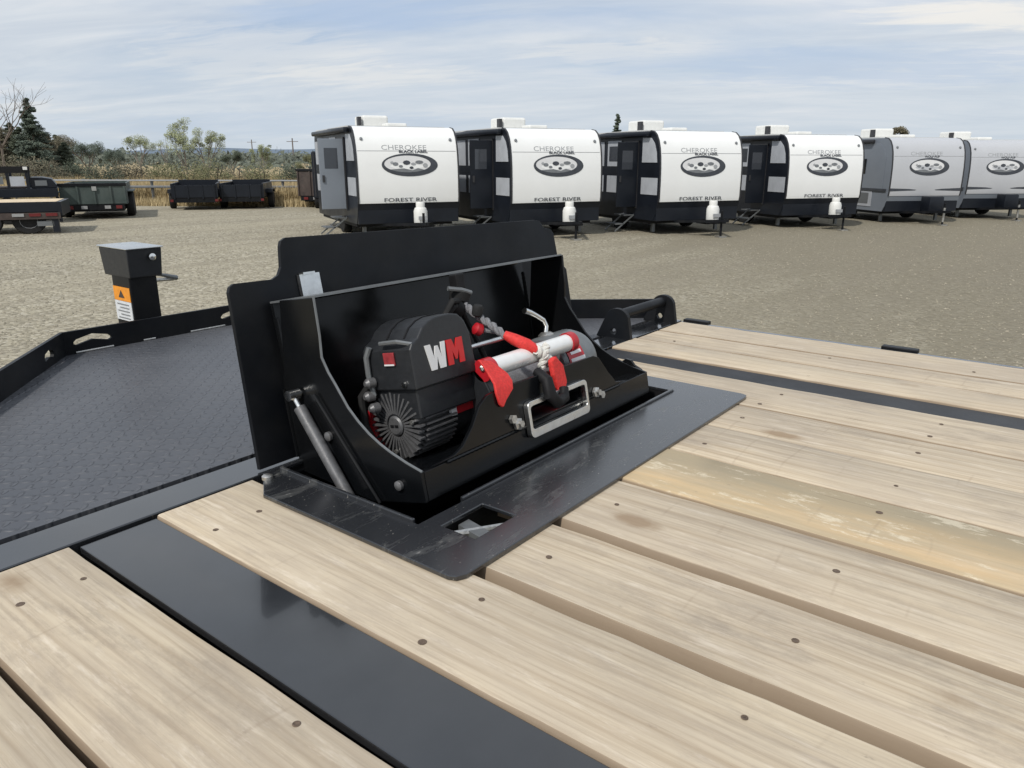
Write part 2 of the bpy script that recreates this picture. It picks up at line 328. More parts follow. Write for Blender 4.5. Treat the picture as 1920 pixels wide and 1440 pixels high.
# ------------------------------------------------------------------ mesh helpers
class MB:
    """collects geometry; build() links it as ONE mesh object"""
    def __init__(s): s.v = []; s.f = []
    def add(s, vs, fs):
        k = len(s.v); s.v += [tuple(p) for p in vs]; s.f += [tuple(i + k for i in f) for f in fs]; return s
    def box(s, x0, x1, y0, y1, z0, z1, T=None, bev=0.0):
        if bev:
            bm = bmesh.new(); bmesh.ops.create_cube(bm, size=1)
            for q in bm.verts: q.co = Vector(((x0 + x1) / 2 + q.co.x * (x1 - x0), (y0 + y1) / 2 + q.co.y * (y1 - y0), (z0 + z1) / 2 + q.co.z * (z1 - z0)))
            bmesh.ops.bevel(bm, geom=list(bm.edges), offset=bev, segments=2, profile=.5, affect='EDGES')
            bm.verts.index_update(); vs = [q.co.copy() for q in bm.verts]; fs = [[q.index for q in f.verts] for f in bm.faces]; bm.free()
        else:
            vs = [Vector((x, y, z)) for z in (z0, z1) for y in (y0, y1) for x in (x0, x1)]
            fs = [(0, 2, 3, 1), (4, 5, 7, 6), (0, 1, 5, 4), (2, 6, 7, 3), (0, 4, 6, 2), (1, 3, 7, 5)]
        if T: vs = [T(*p) for p in vs]
        return s.add(vs, fs)
    def prism(s, outline, c0, c1, T, holes=()):
        """flat 2-D outline (with holes) extruded from c0 to c1; T(a, b, c) -> point"""
        loops = [list(outline)] + [list(h) for h in holes]
        flat = [p for l in loops for p in l]; n = len(flat)
        tris = tessellate_polygon([[Vector((a, b, 0)) for a, b in l] for l in loops])
        vs = [T(a, b, c0) for a, b in flat] + [T(a, b, c1) for a, b in flat]
        fs = [tuple(t) for t in tris] + [tuple(i + n for i in reversed(t)) for t in tris]
        k = 0
        for l in loops:
            m = len(l)
            for i in range(m):
                j = (i + 1) % m; fs.append((k + i, k + j, k + j + n, k + i + n))
            k += m
        return s.add(vs, fs)
    def tube(s, pts, r, seg=10, caps=True):
        pts = [Vector(p) for p in pts]; rs = r if isinstance(r, (list, tuple)) else [r] * len(pts)
        ring = []; up = None; vs = []; fs = []
        for i, p in enumerate(pts):
            d = (pts[min(i + 1, len(pts) - 1)] - pts[max(i - 1, 0)]).normalized()
            if up is None: up = d.orthogonal().normalized()
            up = (up - d * up.dot(d)).normalized(); sd = d.cross(up)
            for k in range(seg):
                a = 2 * math.pi * k / seg; vs.append(p + (up * math.cos(a) + sd * math.sin(a)) * rs[i])
        for i in range(len(pts) - 1):
            for k in range(seg):
                a = i * seg + k; b_ = i * seg + (k + 1) % seg; fs.append((a, b_, b_ + seg, a + seg))
        if caps: fs.append(tuple(reversed(range(seg)))); fs.append(tuple(range((len(pts) - 1) * seg, len(pts) * seg)))
        return s.add(vs, fs)
    def lathe(s, prof, origin, axis, seg=24, T=None):
        ax = Vector(axis).normalized(); u = ax.orthogonal().normalized(); w = ax.cross(u); o = Vector(origin); vs = []; fs = []
        for (r, h) in prof:
            for k in range(seg):
                a = 2 * math.pi * k / seg; p = o + ax * h + (u * math.cos(a) + w * math.sin(a)) * r
                vs.append(T(*p) if T else p)
        for i in range(len(prof) - 1):
            for k in range(seg):
                a = i * seg + k; b_ = i * seg + (k + 1) % seg; fs.append((a, b_, b_ + seg, a + seg))
        fs.append(tuple(reversed(range(seg)))); fs.append(tuple(range((len(prof) - 1) * seg, len(prof) * seg)))
        return s.add(vs, fs)
    def build(s, name, mat, parent=None, loc=None, smooth=False, off=True, bevel=0.0):
        me = bpy.data.meshes.new(name); me.from_pydata(s.v, [], s.f); me.update()
        bm = bmesh.new(); bm.from_mesh(me); bmesh.ops.recalc_face_normals(bm, faces=list(bm.faces)); bm.to_mesh(me); bm.free()
        if smooth: me.polygons.foreach_set('use_smooth', [True] * len(me.polygons)); me.set_sharp_from_angle(angle=R(38))
        me.materials.append(MATS[mat]); o = bpy.data.objects.new(name, me); col.objects.link(o)
        if parent is not None:
            o.parent = parent
            if off: o.location = WOFF.get(parent.name, Vector((0, 0, 0)))
        if loc is not None: o.location = loc
        if bevel:
            md = o.modifiers.new('edge', 'BEVEL'); md.width = bevel; md.segments = 2; md.limit_method = 'ANGLE'; md.angle_limit = R(40)
        return o
WOFF = {}    # parents whose children carry world coordinates
def tag(o, label=None, cat=None, group=None, kind=None):
    if label: o['label'] = label
    if cat: o['category'] = cat
    if group: o['group'] = group
    if kind: o['kind'] = kind
    return o
def empty(name, loc=(0, 0, 0), rz=0, parent=None, world=False):
    o = bpy.data.objects.new(name, None); col.objects.link(o); o.empty_display_size = .2
    o.location = loc; o.rotation_euler = (0, 0, rz)
    if world: WOFF[o.name] = -Vector(loc)
    return o
def copy_tree(o, parent=None):
    c = o.copy(); col.objects.link(c)
    if parent is not None: c.parent = parent
    for ch in list(o.children): copy_tree(ch, c)
    return c
K = .0085
def gz(r): return -K * r * .0 - .006 * r
def BG(r, f, z=0.0): return RT * r + FW * f + Vector((0, 0, gz(r) + z))
def px(x, f, z=0.0):                 # a spot at depth f, straight ahead of picture column x
    return BG((x - 960) / 1466 * f, f, z)
def rounded(x0, x1, y0, y1, r, n=4):
    out = []
    for cx_, cy_, a0 in ((x1 - r, y1 - r, 0), (x0 + r, y1 - r, 90), (x0 + r, y0 + r, 180), (x1 - r, y0 + r, 270)):
        for k in range(n + 1):
            a = R(a0 + 90 * k / n); out.append((cx_ + r * math.cos(a), cy_ + r * math.sin(a)))
    return out
_textcache = {}
def text_mesh(txt, size, width=None, extrude=0.0, shear=0.0, bold=0.0):
    cu = bpy.data.curves.new('lettering', 'FONT'); cu.body = txt; cu.size = size; cu.extrude = extrude; cu.shear = shear; cu.offset = bold
    cu.align_x = 'CENTER'; cu.resolution_u = 3
    o = bpy.data.objects.new('lettering_source', cu); col.objects.link(o)
    bpy.context.view_layer.update()
    dg = bpy.context.evaluated_depsgraph_get()
    me = bpy.data.meshes.new_from_object(o.evaluated_get(dg)); bpy.data.objects.remove(o)
    xs = [v.co.x for v in me.vertices]; w = max(xs) - min(xs); c = (max(xs) + min(xs)) / 2
    k = (width / w) if width else 1.0
    vs = [((v.co.x - c) * k, v.co.y, v.co.z) for v in me.vertices]; fs = [tuple(p.vertices) for p in me.polygons]
    bpy.data.meshes.remove(me)
    return vs, fs

# ------------------------------------------------------------------ ground, hills
g = MB()
rows = [-40, 0, 6, 12, 18, 24, 30, 40, 60, 120, 400, 1500, 5000]; cols = [-5000, -1500, -300, -60, -20, 0, 20, 60, 300, 1500, 5000]
vs = [RT * r + FW * f + Vector((0, 0, gz(max(-80, min(80, r))))) for f in rows for r in cols]
n = len(cols)
g.add(vs, [(i * n + j, i * n + j + 1, (i + 1) * n + j + 1, (i + 1) * n + j) for i in range(len(rows) - 1) for j in range(n - 1)])
tag(g.build('ground', 'gravel'), kind='structure')
random.seed(4)
def ridge(name, f, h, mat, amp, seed, r0=-1.3, r1=1.3, nn=160):
    random.seed(seed); ph = [random.uniform(0, 6.28) for _ in range(8)]
    mb = MB(); vs = []; fs = []
    for i in range(nn + 1):
        r = (r0 + (r1 - r0) * i / nn) * f
        y = sum(math.sin(r / f * (3 + 4.7 * k) + ph[k]) / (1 + k * .8) for k in range(8))
        z = h * (1 + amp * y)
        for d, zz_ in ((0, -3), (f * .04, z * .8), (f * .09, z), (f * .2, -3)):
            vs.append(RT * r + FW * (f + d) + Vector((0, 0, zz_)))
    for i in range(nn):
        for k in range(3): a = i * 4 + k; fs.append((a, a + 4, a + 5, a + 1))
    mb.add(vs, fs); return tag(mb.build(name, mat, smooth=True), kind='structure')
ridge('hills', 3000, 42, 'hill_haze', .32, 3)
ridge('distant_land', 900, 6.5, 'far_land', .25, 9)

random.seed(91); vs = []; fs = []
for i in range(30000):
    f = 4.5 + 20 * random.random() ** 1.6; q = random.uniform(-.72, .72) * f; p = BG(q, f); sz = random.choice((.006, .008, .010, .013, .018)) * random.uniform(.8, 1.3)
    k = len(vs); a = random.uniform(0, 3); ca, sa = math.cos(a) * sz, math.sin(a) * sz
    vs += [(p.x + ca, p.y + sa, p.z + .002), (p.x - sa * .8, p.y + ca * .8, p.z + .002), (p.x - ca, p.y - sa, p.z + .002), (p.x + sa * .8, p.y - ca * .8, p.z + .002), (p.x, p.y, p.z + sz * random.uniform(.5, 1.0))]
    fs += [(k, k + 1, k + 4), (k + 1, k + 2, k + 4), (k + 2, k + 3, k + 4), (k + 3, k, k + 4)]
me = bpy.data.meshes.new('gravel_stones'); me.from_pydata(vs, [], fs); me.materials.append(MATS['stone'])
o = bpy.data.objects.new('gravel_stones', me); col.objects.link(o); tag(o, 'loose small stones lying on the gravel lot', None, None, 'stuff')
# ------------------------------------------------------------------ flatbed trailer (units of .57 m, deck surface at u-z = -1)
S = .57
def U(x, y, z=-1.0): return Vector((x * S, y * S, CAMZ + z * S))
T0 = U(2.166, 0, -1); T0.z = 0
tr = empty('flatbed_trailer', T0, world=True)
tag(tr, 'black flatbed trailer with bare wood plank deck and raised winch bay lid', 'trailer')
random.seed(11)
def plank(x0, x1, y0, y1, seed, warm=0.0, wave=38.0, z=0.0, screws=(), tag_label=None):
    x0 *= S; x1 *= S; y0 *= S; y1 *= S
    cxx = (x0 + x1) / 2; cy = (y0 + y1) / 2; zt = CAMZ - S + z
    mb = MB(); hw = (x1 - x0) / 2; e = .0035; ns = int((y1 - y0) / .06); rnd = random.Random(int(seed * 10)); vs = []; fs = []
    ja = jb = jz = 0.0
    for i in range(ns + 1):
        y = y0 - cy + (y1 - y0) * i / ns
        ja = ja * .8 + rnd.gauss(0, .0006); jb = jb * .8 + rnd.gauss(0, .0006); jz = jz * .9 + rnd.gauss(0, .00025)
        el = e * rnd.uniform(.5, 1.5); er = e * rnd.uniform(.5, 1.5)
        for (x, z) in ((-hw + ja, -.038), (-hw + ja, -el), (-hw + ja + el * .3, -el * .3), (-hw + ja + el, jz), (0, jz), (hw + jb - er, jz), (hw + jb - er * .3, -er * .3), (hw + jb, -er), (hw + jb, -.038)):
            vs.append((x, y, z))
    for i in range(ns):
        for k in range(9): a = i * 9 + k; b_ = i * 9 + (k + 1) % 9; fs.append((a, b_, b_ + 9, a + 9))
    fs.append(tuple(range(9))); fs.append(tuple(range(ns * 9, ns * 9 + 9))); mb.add(vs, fs)
    o = mb.build('deck_plank', 'deck_wood', tr, loc=Vector((cxx, cy, zt)) - T0, off=False, smooth=True)
    o['seed'] = float(seed); o['warm'] = float(warm); o['wave'] = float(wave)
    if tag_label: o['label'] = tag_label
    for (sx_, sy_) in screws:
        h = MB()
        jx = random.uniform(-.004, .004)
        q_ = random.uniform(.75, 1.1); h.lathe([(.0052 * q_, .0), (.0052 * q_, .0005), (.0042 * q_, .0008), (.003, .0003), (.001, .0002)], (sx_ * S - cxx + jx, sy_ * S - cy, .0001), (0, 0, 1), 12)
        h.build('screw', 'screw_rust', o, smooth=True)
    return o
ROWS = (1.84, 1.012, .376, -.25, -.9, -1.6)
def scr(a, b, y1): return [(x, y + random.uniform(-.012, .012)) for y in ROWS for x in (a, b) if y < y1]
plank(-1.4 + 1.36, .380, -4.2, 2.05, 1.3, wave=30, screws=scr(.06, .25, 3))
plank(.403, .70, -4.2, 2.05, 2.6, wave=30, z=.001, screws=scr(.50, .655, 3))
plank(.942, 1.263, -4.2, 2.05, 8.1, wave=30, screws=scr(.992, 1.19, 1.9)[:0] + [(.999, 1.83), (1.134, 1.834), (.988, 1.008), (1.191, 1.012), (1.0, .376), (1.19, .37), (.99, -.3), (1.2, -.3)])
plank(1.312, 1.612, -4.2, 1.17, 3.9, wave=34, z=-.001, screws=[(1.452, 1.002), (1.479, .372), (1.45, -.3)])
plank(1.655, 1.992, -4.2, 1.34, 5.2, wave=22, screws=[(1.835, 1.018), (1.831, .383), (1.85, -.3)])
plank(2.008, 2.34, -4.2, 1.34, 6.7, warm=.85, wave=26, z=.001, screws=[(2.253, 1.004), (2.26, .376)], tag_label='yellow stained plank with pale scuffed streaks')
plank(2.352, 2.679, -4.2, 1.34, 7.4, wave=26, screws=[(2.465, 1.02), (2.497, .38)])
plank(2.684, 2.998, -4.2, 1.34, 9.6, wave=28, z=-.001, screws=[(2.848, 1.022), (2.86, .382)])
plank(3.008, 3.362, -4.2, 2.05, 12.2, wave=24, screws=[(3.061, 1.03), (3.247, 1.002), (3.07, .38), (3.25, .37), (3.06, 1.84), (3.25, 1.84)])
plank(3.556, 3.822, -4.2, 2.05, 13.1, wave=30, z=.001, screws=[(3.62, 1.0), (3.77, .38)])
plank(3.842, 4.10, -4.2, 2.05, 15.5, wave=26, screws=[(3.9, 1.84), (4.05, 1.02)])
plank(4.122, 4.425, -4.2, 2.05, 17.9, wave=32, screws=[(4.2, .38)])
def tb(name, x0, x1, y0, y1, z0, z1, mat, bev=.002, parent=None):
    return MB().box(x0 * S, x1 * S, y0 * S, y1 * S, CAMZ + z0 * S, CAMZ + z1 * S, bev=bev).build(name, mat, parent or tr)
tb('deck_strip', .722, .938, -4.2, 2.05, -1.03, -1.008, 'black_paint')
tb('deck_strip', 3.37, 3.546, -4.2, 2.05, -1.03, -1.006, 'worn_paint')
tb('front_rail', -.1, 4.46, 2.062, 2.212, -1.16, -.998, 'black_paint')
tb('side_rail', 4.432, 4.47, -4.2, 2.06, -1.2, -1.004, 'black_paint')
tb('side_rail', -.1, -.05, -4.2, 2.06, -1.2, -1.004, 'black_paint')
for y0, y1 in ((1.89, 2.06), (.68, .865), (-.55, -.37)):
    tb('stake_pocket', 4.474, 4.53, y0, y1, -1.12, -.992, 'black_satin', .003)
for y in (1.84, 1.012, .376, -.25, -.9, -1.6, -2.3, -3.0, -3.7): tb('cross_member', 0, 4.42, y - .04, y + .04, -1.25, -1.07, 'black_matte', 0)
for x0, x1 in ((.30, .43), (.64, .80), (1.22, 1.36), (1.58, 1.70), (3.30, 3.62)): tb('gap_dark_sheet', x0, x1, -4.2, 1.0 if 1.2 < x0 < 3.2 else 2.05, -1.069 - .0, -1.0675, 'black_matte', 0)  # thin black sheets added under the plank gaps so they read dark
for x in (1.1, 3.2): tb('main_beam', x - .06, x + .06, -4.2, 4.2, -1.55, -1.253, 'black_matte', 0)
# winch bay: rim around the opening, with a small side pocket, and the well below
def Tdeck(a, b, c): return U(a, b, c)
outer = [(1.20, 1.135), (1.21, 1.112), (1.235, 1.10)] + [(3.075, 1.10), (3.105, 1.108), (3.115, 1.135)] + [(3.115, 2.045), (1.30, 2.045), (1.20, 1.90)]
hole = [(1.54, 1.385), (2.965, 1.385), (2.965, 2.03), (1.352, 2.03), (1.352, 1.385)]
pocket = [(1.385, 1.20), (1.565, 1.20), (1.565, 1.325), (1.385, 1.325)]
bf = MB().prism(outer, -.999, -.986, Tdeck, [hole, pocket]).build('winch_bay_rim', 'scuffed_paint', tr, bevel=.0015)
MB().box(1.545 * S, 2.96 * S, 1.3855 * S, 1.398 * S, CAMZ - 1.06 * S, CAMZ - .976 * S, bev=.002).build('rim_angle', 'scuffed_paint', bf).location = (0, 0, 0)
MB().box(1.345 * S, 1.357 * S, 1.40 * S, 2.02 * S, CAMZ - 1.06 * S, CAMZ - .974 * S, bev=.002).build('rim_angle', 'scuffed_paint', bf).location = (0, 0, 0)
w = MB()
for a in ((1.31, 2.99, 1.345, 1.383, -1.55, -1.001), (1.31, 2.99, 2.032, 2.058, -1.55, -1.001), (1.30, 1.35, 1.345, 2.058, -1.55, -1.001), (2.967, 2.99, 1.345, 2.058, -1.55, -1.001), (1.31, 2.99, 1.345, 2.058, -1.57, -1.551)):
    w.box(a[0] * S, a[1] * S, a[2] * S, a[3] * S, CAMZ + a[4] * S, CAMZ + a[5] * S)
w.build('winch_well', 'black_matte', tr)
w = MB(); w.box(1.37 * S, 1.58 * S, 1.185 * S, 1.343 * S, CAMZ - 1.18 * S, CAMZ - 1.16 * S); w.build('pocket_floor', 'black_matte', tr)
lt = MB(); lt.prism([(1.43, 1.20), (1.475, 1.20), (1.50, 1.325), (1.455, 1.325)], -1.05, -1.012, Tdeck); lt.build('latch_plate', 'gear_grey', tr)
MB().tube([U(1.41, 1.31, -1.02), U(1.55, 1.22, -1.02)], .006, 8).build('latch_pin', 'zinc', tr, smooth=True)
MB().lathe([(.010, 0), (.010, .006), (.006, .009)], U(1.278, 1.99, -.986), (0, 0, 1), 14).build('bolt', 'zinc', tr, smooth=True)

# tread plate nose and its upstanding lip with slots
nose = [(-.1, 2.255), (4.46, 2.255), (2.76, 4.285), (1.60, 4.285)]
MB().prism(nose, -1.02, -1.004, Tdeck).build('tread_deck', 'tread_plate', tr)
tb('deck_gap_shade', -.1, 4.46, 2.213, 2.254, -1.1, -1.045, 'black_matte', 0)  # black strip laid in the gap to stand for its shadow
def lip(p, q, holes, h=.122):
    p = Vector(p); q = Vector(q); d = (q - p); L = d.length; d.normalize(); nrm = Vector((d.y, -d.x))
    T = lambda a, b, c: U(p.x + d.x * a + nrm.x * c, p.y + d.y * a + nrm.y * c, -1.03 + b)
    return MB().prism([(0, 0), (L, 0), (L, h + .03), (0, h + .03)], 0, .018, T, holes).build('nose_lip', 'black_satin', tr, bevel=.001)
def slot(x0, cy_, wd, ht, bend=.0):
    top = [(x0 + wd * t, cy_ + ht / 2 + bend * (1 - abs(2 * t - 1)) + (-.35 * ht if t in (0, 1) else 0)) for t in (0, .08, .25, .5, .75, .92, 1)]
    bot = [(x0 + wd * t, cy_ - ht / 2 + bend * (1 - abs(2 * t - 1)) + (.35 * ht if t in (0, 1) else 0)) for t in (1, .92, .75, .5, .25, .08, 0)]
    return top + bot
lip((1.60, 4.285), (2.76, 4.285), [slot(.055, .085, .20, .03, .022), slot(.93, .085, .20, .03, .022)])
lip((-.1, 2.255), (1.60, 4.285), [slot(2.36, .08, .12, .035, .012), slot(1.6, .08, .12, .035, .012)])
lip((2.76, 4.285), (4.46, 2.255), [slot(.3, .08, .12, .035, .012)])
wb = MB()
for a, b_ in ((1.66, 1.86), (2.03, 2.1), (2.32, 2.55)):
    wb.tube([U(a, 4.268, -.998), U(b_, 4.268, -.998)], .0035, 6)
wb.build('weld_bead', 'zinc', tr, smooth=True)
tb('tongue_beam', 2.06, 2.33, 4.3, 5.0, -1.55, -1.2, 'black_satin', .004)

# jack standing on the tongue
jk = MB(); jk.box(2.115 * S, 2.285 * S, 4.52 * S, 4.74 * S, CAMZ - 1.6 * S, CAMZ - .60 * S, bev=.004)
jp = jk.build('jack_post', 'black_satin', tr)
def jl(mb, name, mat, sm=True, **k):
    o = mb.build(name, mat, jp, smooth=sm, **k); o.location = (0, 0, 0); return o
jl(MB().prism([(2.108, 4.49), (2.318, 4.49), (2.318, 4.83), (2.108, 4.83)], 0, 1, lambda a, b, c: U(2.213 + (a - 2.213) * (.94 + .08 * c), 4.66 + (b - 4.66) * (.94 + .08 * c), -.674 + .168 * c)), 'jack_head', 'plastic_black', bevel=.003)
jl(MB().box(2.098 * S, 2.328 * S, 4.475 * S, 4.845 * S, CAMZ - .505 * S, CAMZ - .495 * S, bev=.003), 'jack_cap', 'aluminium')
jl(MB().lathe([(.012, 0), (.012, .006), (.006, .010)], U(2.25, 4.478, -.555), (0, -1, 0), 12), 'knob', 'chrome')
jl(MB().tube([U(2.28, 4.7, -.675), U(2.42, 4.72, -.705), U(2.53, 4.75, -.74)], [.006, .006, .010], 8), 'crank_handle', 'gear_grey')
jl(MB().tube([U(2.28, 4.72, -.73), U(2.51, 4.75, -.745)], .007, 8), 'crank_handle', 'zinc')
jl(MB().box(2.111 * S, 2.1145 * S, 4.53 * S, 4.73 * S, CAMZ - .82 * S, CAMZ - .735 * S), 'warning_label', 'label_orange')
jl(MB().box(2.111 * S, 2.1145 * S, 4.53 * S, 4.73 * S, CAMZ - .94 * S, CAMZ - .822 * S), 'instruction_label', 'label_white')
jl(MB().prism([(4.60, -.80), (4.67, -.80), (4.635, -.755)], 2.1085, 2.1105, lambda a, b, c: U(c, a, b)), 'warning_mark', 'rust_dark')
tx = MB()
for k in range(5): tx.box(2.1085 * S, 2.1105 * S, 4.56 * S, (4.70 - .03 * (k % 2)) * S, CAMZ - (.928 - k * .021) * S, CAMZ - (.922 - k * .021) * S)
jl(tx, 'label_print', 'print_mid', False)

# tie-down bracket at the right end of the front rail
br = empty('tie_down_bracket'); br.parent = tr; br.location = (0, 0, 0)
def brk(mb, name, mat, sm=True, **k):
    o = mb.build(name, mat, br, smooth=sm, **k); o.location = -T0; return o
def dplate(xc):
    out = [(2.07, -1.0)] + [(2.165 + .075 * math.cos(a), -.885 + .062 * math.sin(a)) for a in [R(180 - 15 * k) for k in range(0, 11)]] + [(2.30, -1.0)]
    hol = [(2.185 + .022 * math.cos(R(60 * k)), -.96 + .02 * math.sin(R(60 * k))) for k in range(6)]
    return MB().prism(out, xc, xc + .03, lambda a, b, c: U(c, a - .025, b), [hol])
brk(dplate(3.75), 'end_plate', 'black_satin', False, bevel=.001); brk(dplate(4.33), 'end_plate', 'black_satin', False, bevel=.001)
brk(MB().tube([U(3.76, 2.145, -.868), U(4.35, 2.145, -.868)], .0175, 16), 'cross_tube', 'black_satin')
tb('rail_tab', 3.32, 3.40, 2.10, 2.17, -.996, -.985, 'aluminium', .001)

# ------------------------------------------------------------------ winch tray and lid, tilted back 11 degrees
TH = R(11)
def L(u, v, w): return U(u, 1.465 + v * math.cos(TH) + w * math.sin(TH), -.885 - v * math.sin(TH) + w * math.cos(TH))
lid_o = [(1.309, .015), (1.334, .605), (1.342, .622), (1.358, .631), (1.505, .628), (1.532, .640), (1.548, .665), (1.560, .735), (1.568, .752), (1.588, .762),
         (3.03, .735), (3.075, .728), (3.10, .695), (3.16, .68), (3.18, .66), (3.19, .50), (3.23, .49), (3.25, .47), (3.25, .015)]
lidp = MB().prism(lid_o, .62, .637, lambda a, b, c: L(a, c, b)).build('winch_lid', 'black_satin', tr, bevel=.0012)
lidp['label'] = 'upright stepped black steel lid behind the winch tray'
def lp(mb, name, mat, sm=True, **k):
    o = mb.build(name, mat, lidp, smooth=sm, **k); o.location = (0, 0, 0); return o
side = [(.600, -.03), (.60, .28), (.575, .34), (.527, .555), (.353, .550), (.360, .43), (.371, .36), (.352, .31), (.33, .273), (.287, .195), (.25, .150), (.208, .110), (.165, .079), (.124, .055), (.060, .024), (0, 0.0), (0, -.095), (.25, -.11)]
TX = lambda a, b, c: L(c, a, b)
lp(MB().prism(side, 1.45, 1.462, TX), 'tray_side_plate', 'tray_paint', False, bevel=.001)
lp(MB().prism(side, 2.838, 2.85, TX), 'tray_side_plate', 'tray_paint', False, bevel=.001)
rim = [p for p in side[4:16]]
lp(MB().tube([L(1.456, a, b) for a, b in rim], .0028, 6), 'rolled_edge', 'gear_grey')
lp(MB().box(1.4625, 2.8375, .585, .60, -.02, .548, T=L), 'tray_back_plate', 'tray_paint', False)
lp(MB().box(1.4625, 2.8375, .353, .600, .549, .5555, T=L), 'tray_top_flange', 'gear_grey', False)
lp(MB().box(1.4625, 2.8375, .013, .583, -.036, -.026, T=L), 'tray_floor', 'tray_paint', False)
lp(MB().box(1.4625, 2.8375, -.002, .012, -.093, -.001, T=L), 'tray_front_flange', 'tray_paint', False, bevel=.001)
lp(MB().box(1.60, 1.685, .600, .617, .553, .630, T=L), 'lid_latch', 'aluminium', False)
lp(MB().box(1.61, 1.66, .590, .617, .628, .636, T=L), 'lid_latch_hook', 'aluminium', False)
# winch mounting plate with hawse slot (front face at v = 0)
mp = [(1.50, .004), (1.60, .010), (1.64, .025), (1.70, .075), (1.745, .128), (1.79, .152), (1.86, .159), (2.44, .153), (2.475, .14), (2.53, .07), (2.58, .018), (2.66, .004)]
hs = rounded(1.995, 2.325, -.0, .066, .028, 4)
mpl = lp(MB().prism([(a, b) for a, b in mp], -.004, .010, lambda a, b, c: L(a, c, b), [hs[:0] or rounded(1.995, 2.325, .010, .066, .022, 4)]), 'winch_mount_plate', 'tray_paint', False, bevel=.001)
# hawse fairlead: polished rounded frame bolted in front of the slot
fr = MB().prism(rounded(1.962, 2.338, -.046, .084, .020, 4), -.026, -.005, lambda a, b, c: L(a, c, b), [rounded(1.976, 2.324, -.016, .066, .012, 4)])
fr = lp(fr, 'hawse_fairlead', 'aluminium', False, bevel=.0035)
ed = MB()
lp(MB().lathe([(.0125, 0), (.0125, .006), (.007, .008), (.007, .014)], L(1.915, -.006, .022), L(0, -1, 0) - L(0, 0, 0), 6), 'fairlead_bolt', 'zinc', False)
lp(MB().lathe([(.0125, 0), (.0125, .006), (.007, .008), (.007, .014)], L(2.415, -.006, .012), L(0, -1, 0) - L(0, 0, 0), 6), 'fairlead_bolt', 'zinc', False)
lp(MB().lathe([(.009, 0), (.009, .008)], L(1.89, -.006, .045), L(0, -1, 0) - L(0, 0, 0), 6), 'fairlead_nut', 'zinc', False)
lp(MB().lathe([(.009, 0), (.009, .008)], L(2.45, -.006, -.005), L(0, -1, 0) - L(0, 0, 0), 6), 'fairlead_nut', 'zinc', False)
def bead(pts, name='weld_bead'):
    P = [Vector(p) for p in pts]; n = int((P[-1] - P[0]).length / .006) + 2
    q = [P[0].lerp(P[-1], i / (n - 1)) for i in range(n)]
    return lp(MB().tube(q, [.0028 + .0012 * (i % 2) for i in range(n)], 6), name, 'tray_paint')
bead([L(1.466, .02, -.022), L(1.466, .56, -.022)]); bead([L(1.466, .582, 0), L(1.466, .582, .5)]); bead([L(2.834, .582, 0), L(2.834, .582, .5)])
bead([L(1.56, -.003, -.002), L(2.6, -.003, -.002)]); bead([L(1.447, .598, .02), L(1.447, .598, .26)]); bead([L(1.50, .585, .545), L(2.8, .585, .545)])
# small gusset with rounded ear at the right of the tray, and pivot bolts
lp(MB().prism([(.03, -.02), (.03, .008), (.062, .03), (.075, .052), (.10, .06), (.125, .048), (.132, .01), (.16, -.02)], 2.852, 2.867, TX), 'tray_ear', 'tray_paint', False, bevel=.001)
lp(MB().box(2.68, 2.84, .015, .10, -.02, -.004, T=L), 'tray_corner_block', 'tray_paint', False, bevel=.002)
for (a, b) in ((.10, -.045), (.40, .10)):
    lp(MB().lathe([(.009, 0), (.009, .006), (.005, .009)], L(1.449, a, b), (-1, 0, 0), 12), 'pivot_bolt', 'motor_metal')
# gas strut and its neighbour
def Sx(y, z, x=1.42): return U(x, y, z)
gs = MB().tube([Sx(1.985, -.78), Sx(1.763, -1.039)], .0115, 16).build('gas_strut', 'motor_metal', tr, smooth=True)
for mb, nm, mt in ((MB().tube([Sx(2.015, -.745), Sx(1.985, -.78)], .0055, 10), 'strut_rod', 'chrome'),
                   (MB().lathe([(.0105, -.012), (.0105, .012)], Sx(2.015, -.742), (1, 0, 0), 12), 'ball_joint', 'chrome'),
                   (MB().tube([Sx(2.015, -.742, 1.42), Sx(2.015, -.742, 1.45)], .005, 10), 'ball_stud', 'chrome'),
                   (MB().tube([Sx(1.763, -1.039), Sx(1.72, -1.09)], .0065, 10), 'strut_end', 'black_matte')):
    o = mb.build(nm, mt, gs, smooth=True); o.location = (0, 0, 0)
lp(MB().tube([Sx(1.93, -.73, 1.44), Sx(1.64, -1.03, 1.44)], .003, 8), 'safety_rod', 'black_satin')
for x0, x1 in ((1.33, 1.75), (2.5, 2.95)): lp(MB().tube([L(x0, .60, -.025), L(x1, .60, -.025)], .011, 12), 'lid_hinge', 'black_satin')

# ------------------------------------------------------------------ the winch (its own thing)
wl = L(2.13, .3, -.02)
wn = empty('electric_winch', wl, world=True)
tag(wn, 'black and red electric winch with finned motor sitting in the tilted steel tray', 'winch')
MX, MV, MW, MR = 1.625, .262, .092, .118
def cyl(mb, u0, u1, v, w, r, seg=32): return mb.lathe([(r * S, 0), (r * S, (u1 - u0) * S)], L(u0, v, w), (1, 0, 0), seg)
mot = cyl(MB(), MX + .012, 1.93, MV, MW, .088).build('motor', 'motor_metal', wn, smooth=True)
def wp(mb, name, mat, par=None, sm=True, **k):
    o = mb.build(name, mat, par or wn, smooth=sm, **k)
    if par: o.location = (0, 0, 0)
    return o
def radial_box(mb, u0, u1, r0, r1, th, ang):
    ca, sa = math.cos(ang), math.sin(ang)
    def T(x, y, z):     # x along axis, y radial, z tangential
        return L(x, MV + y * ca - z * sa, MW + y * sa + z * ca)
    return mb.box(u0, u1, r0, r1, -th, th, T=T)
fins = MB()
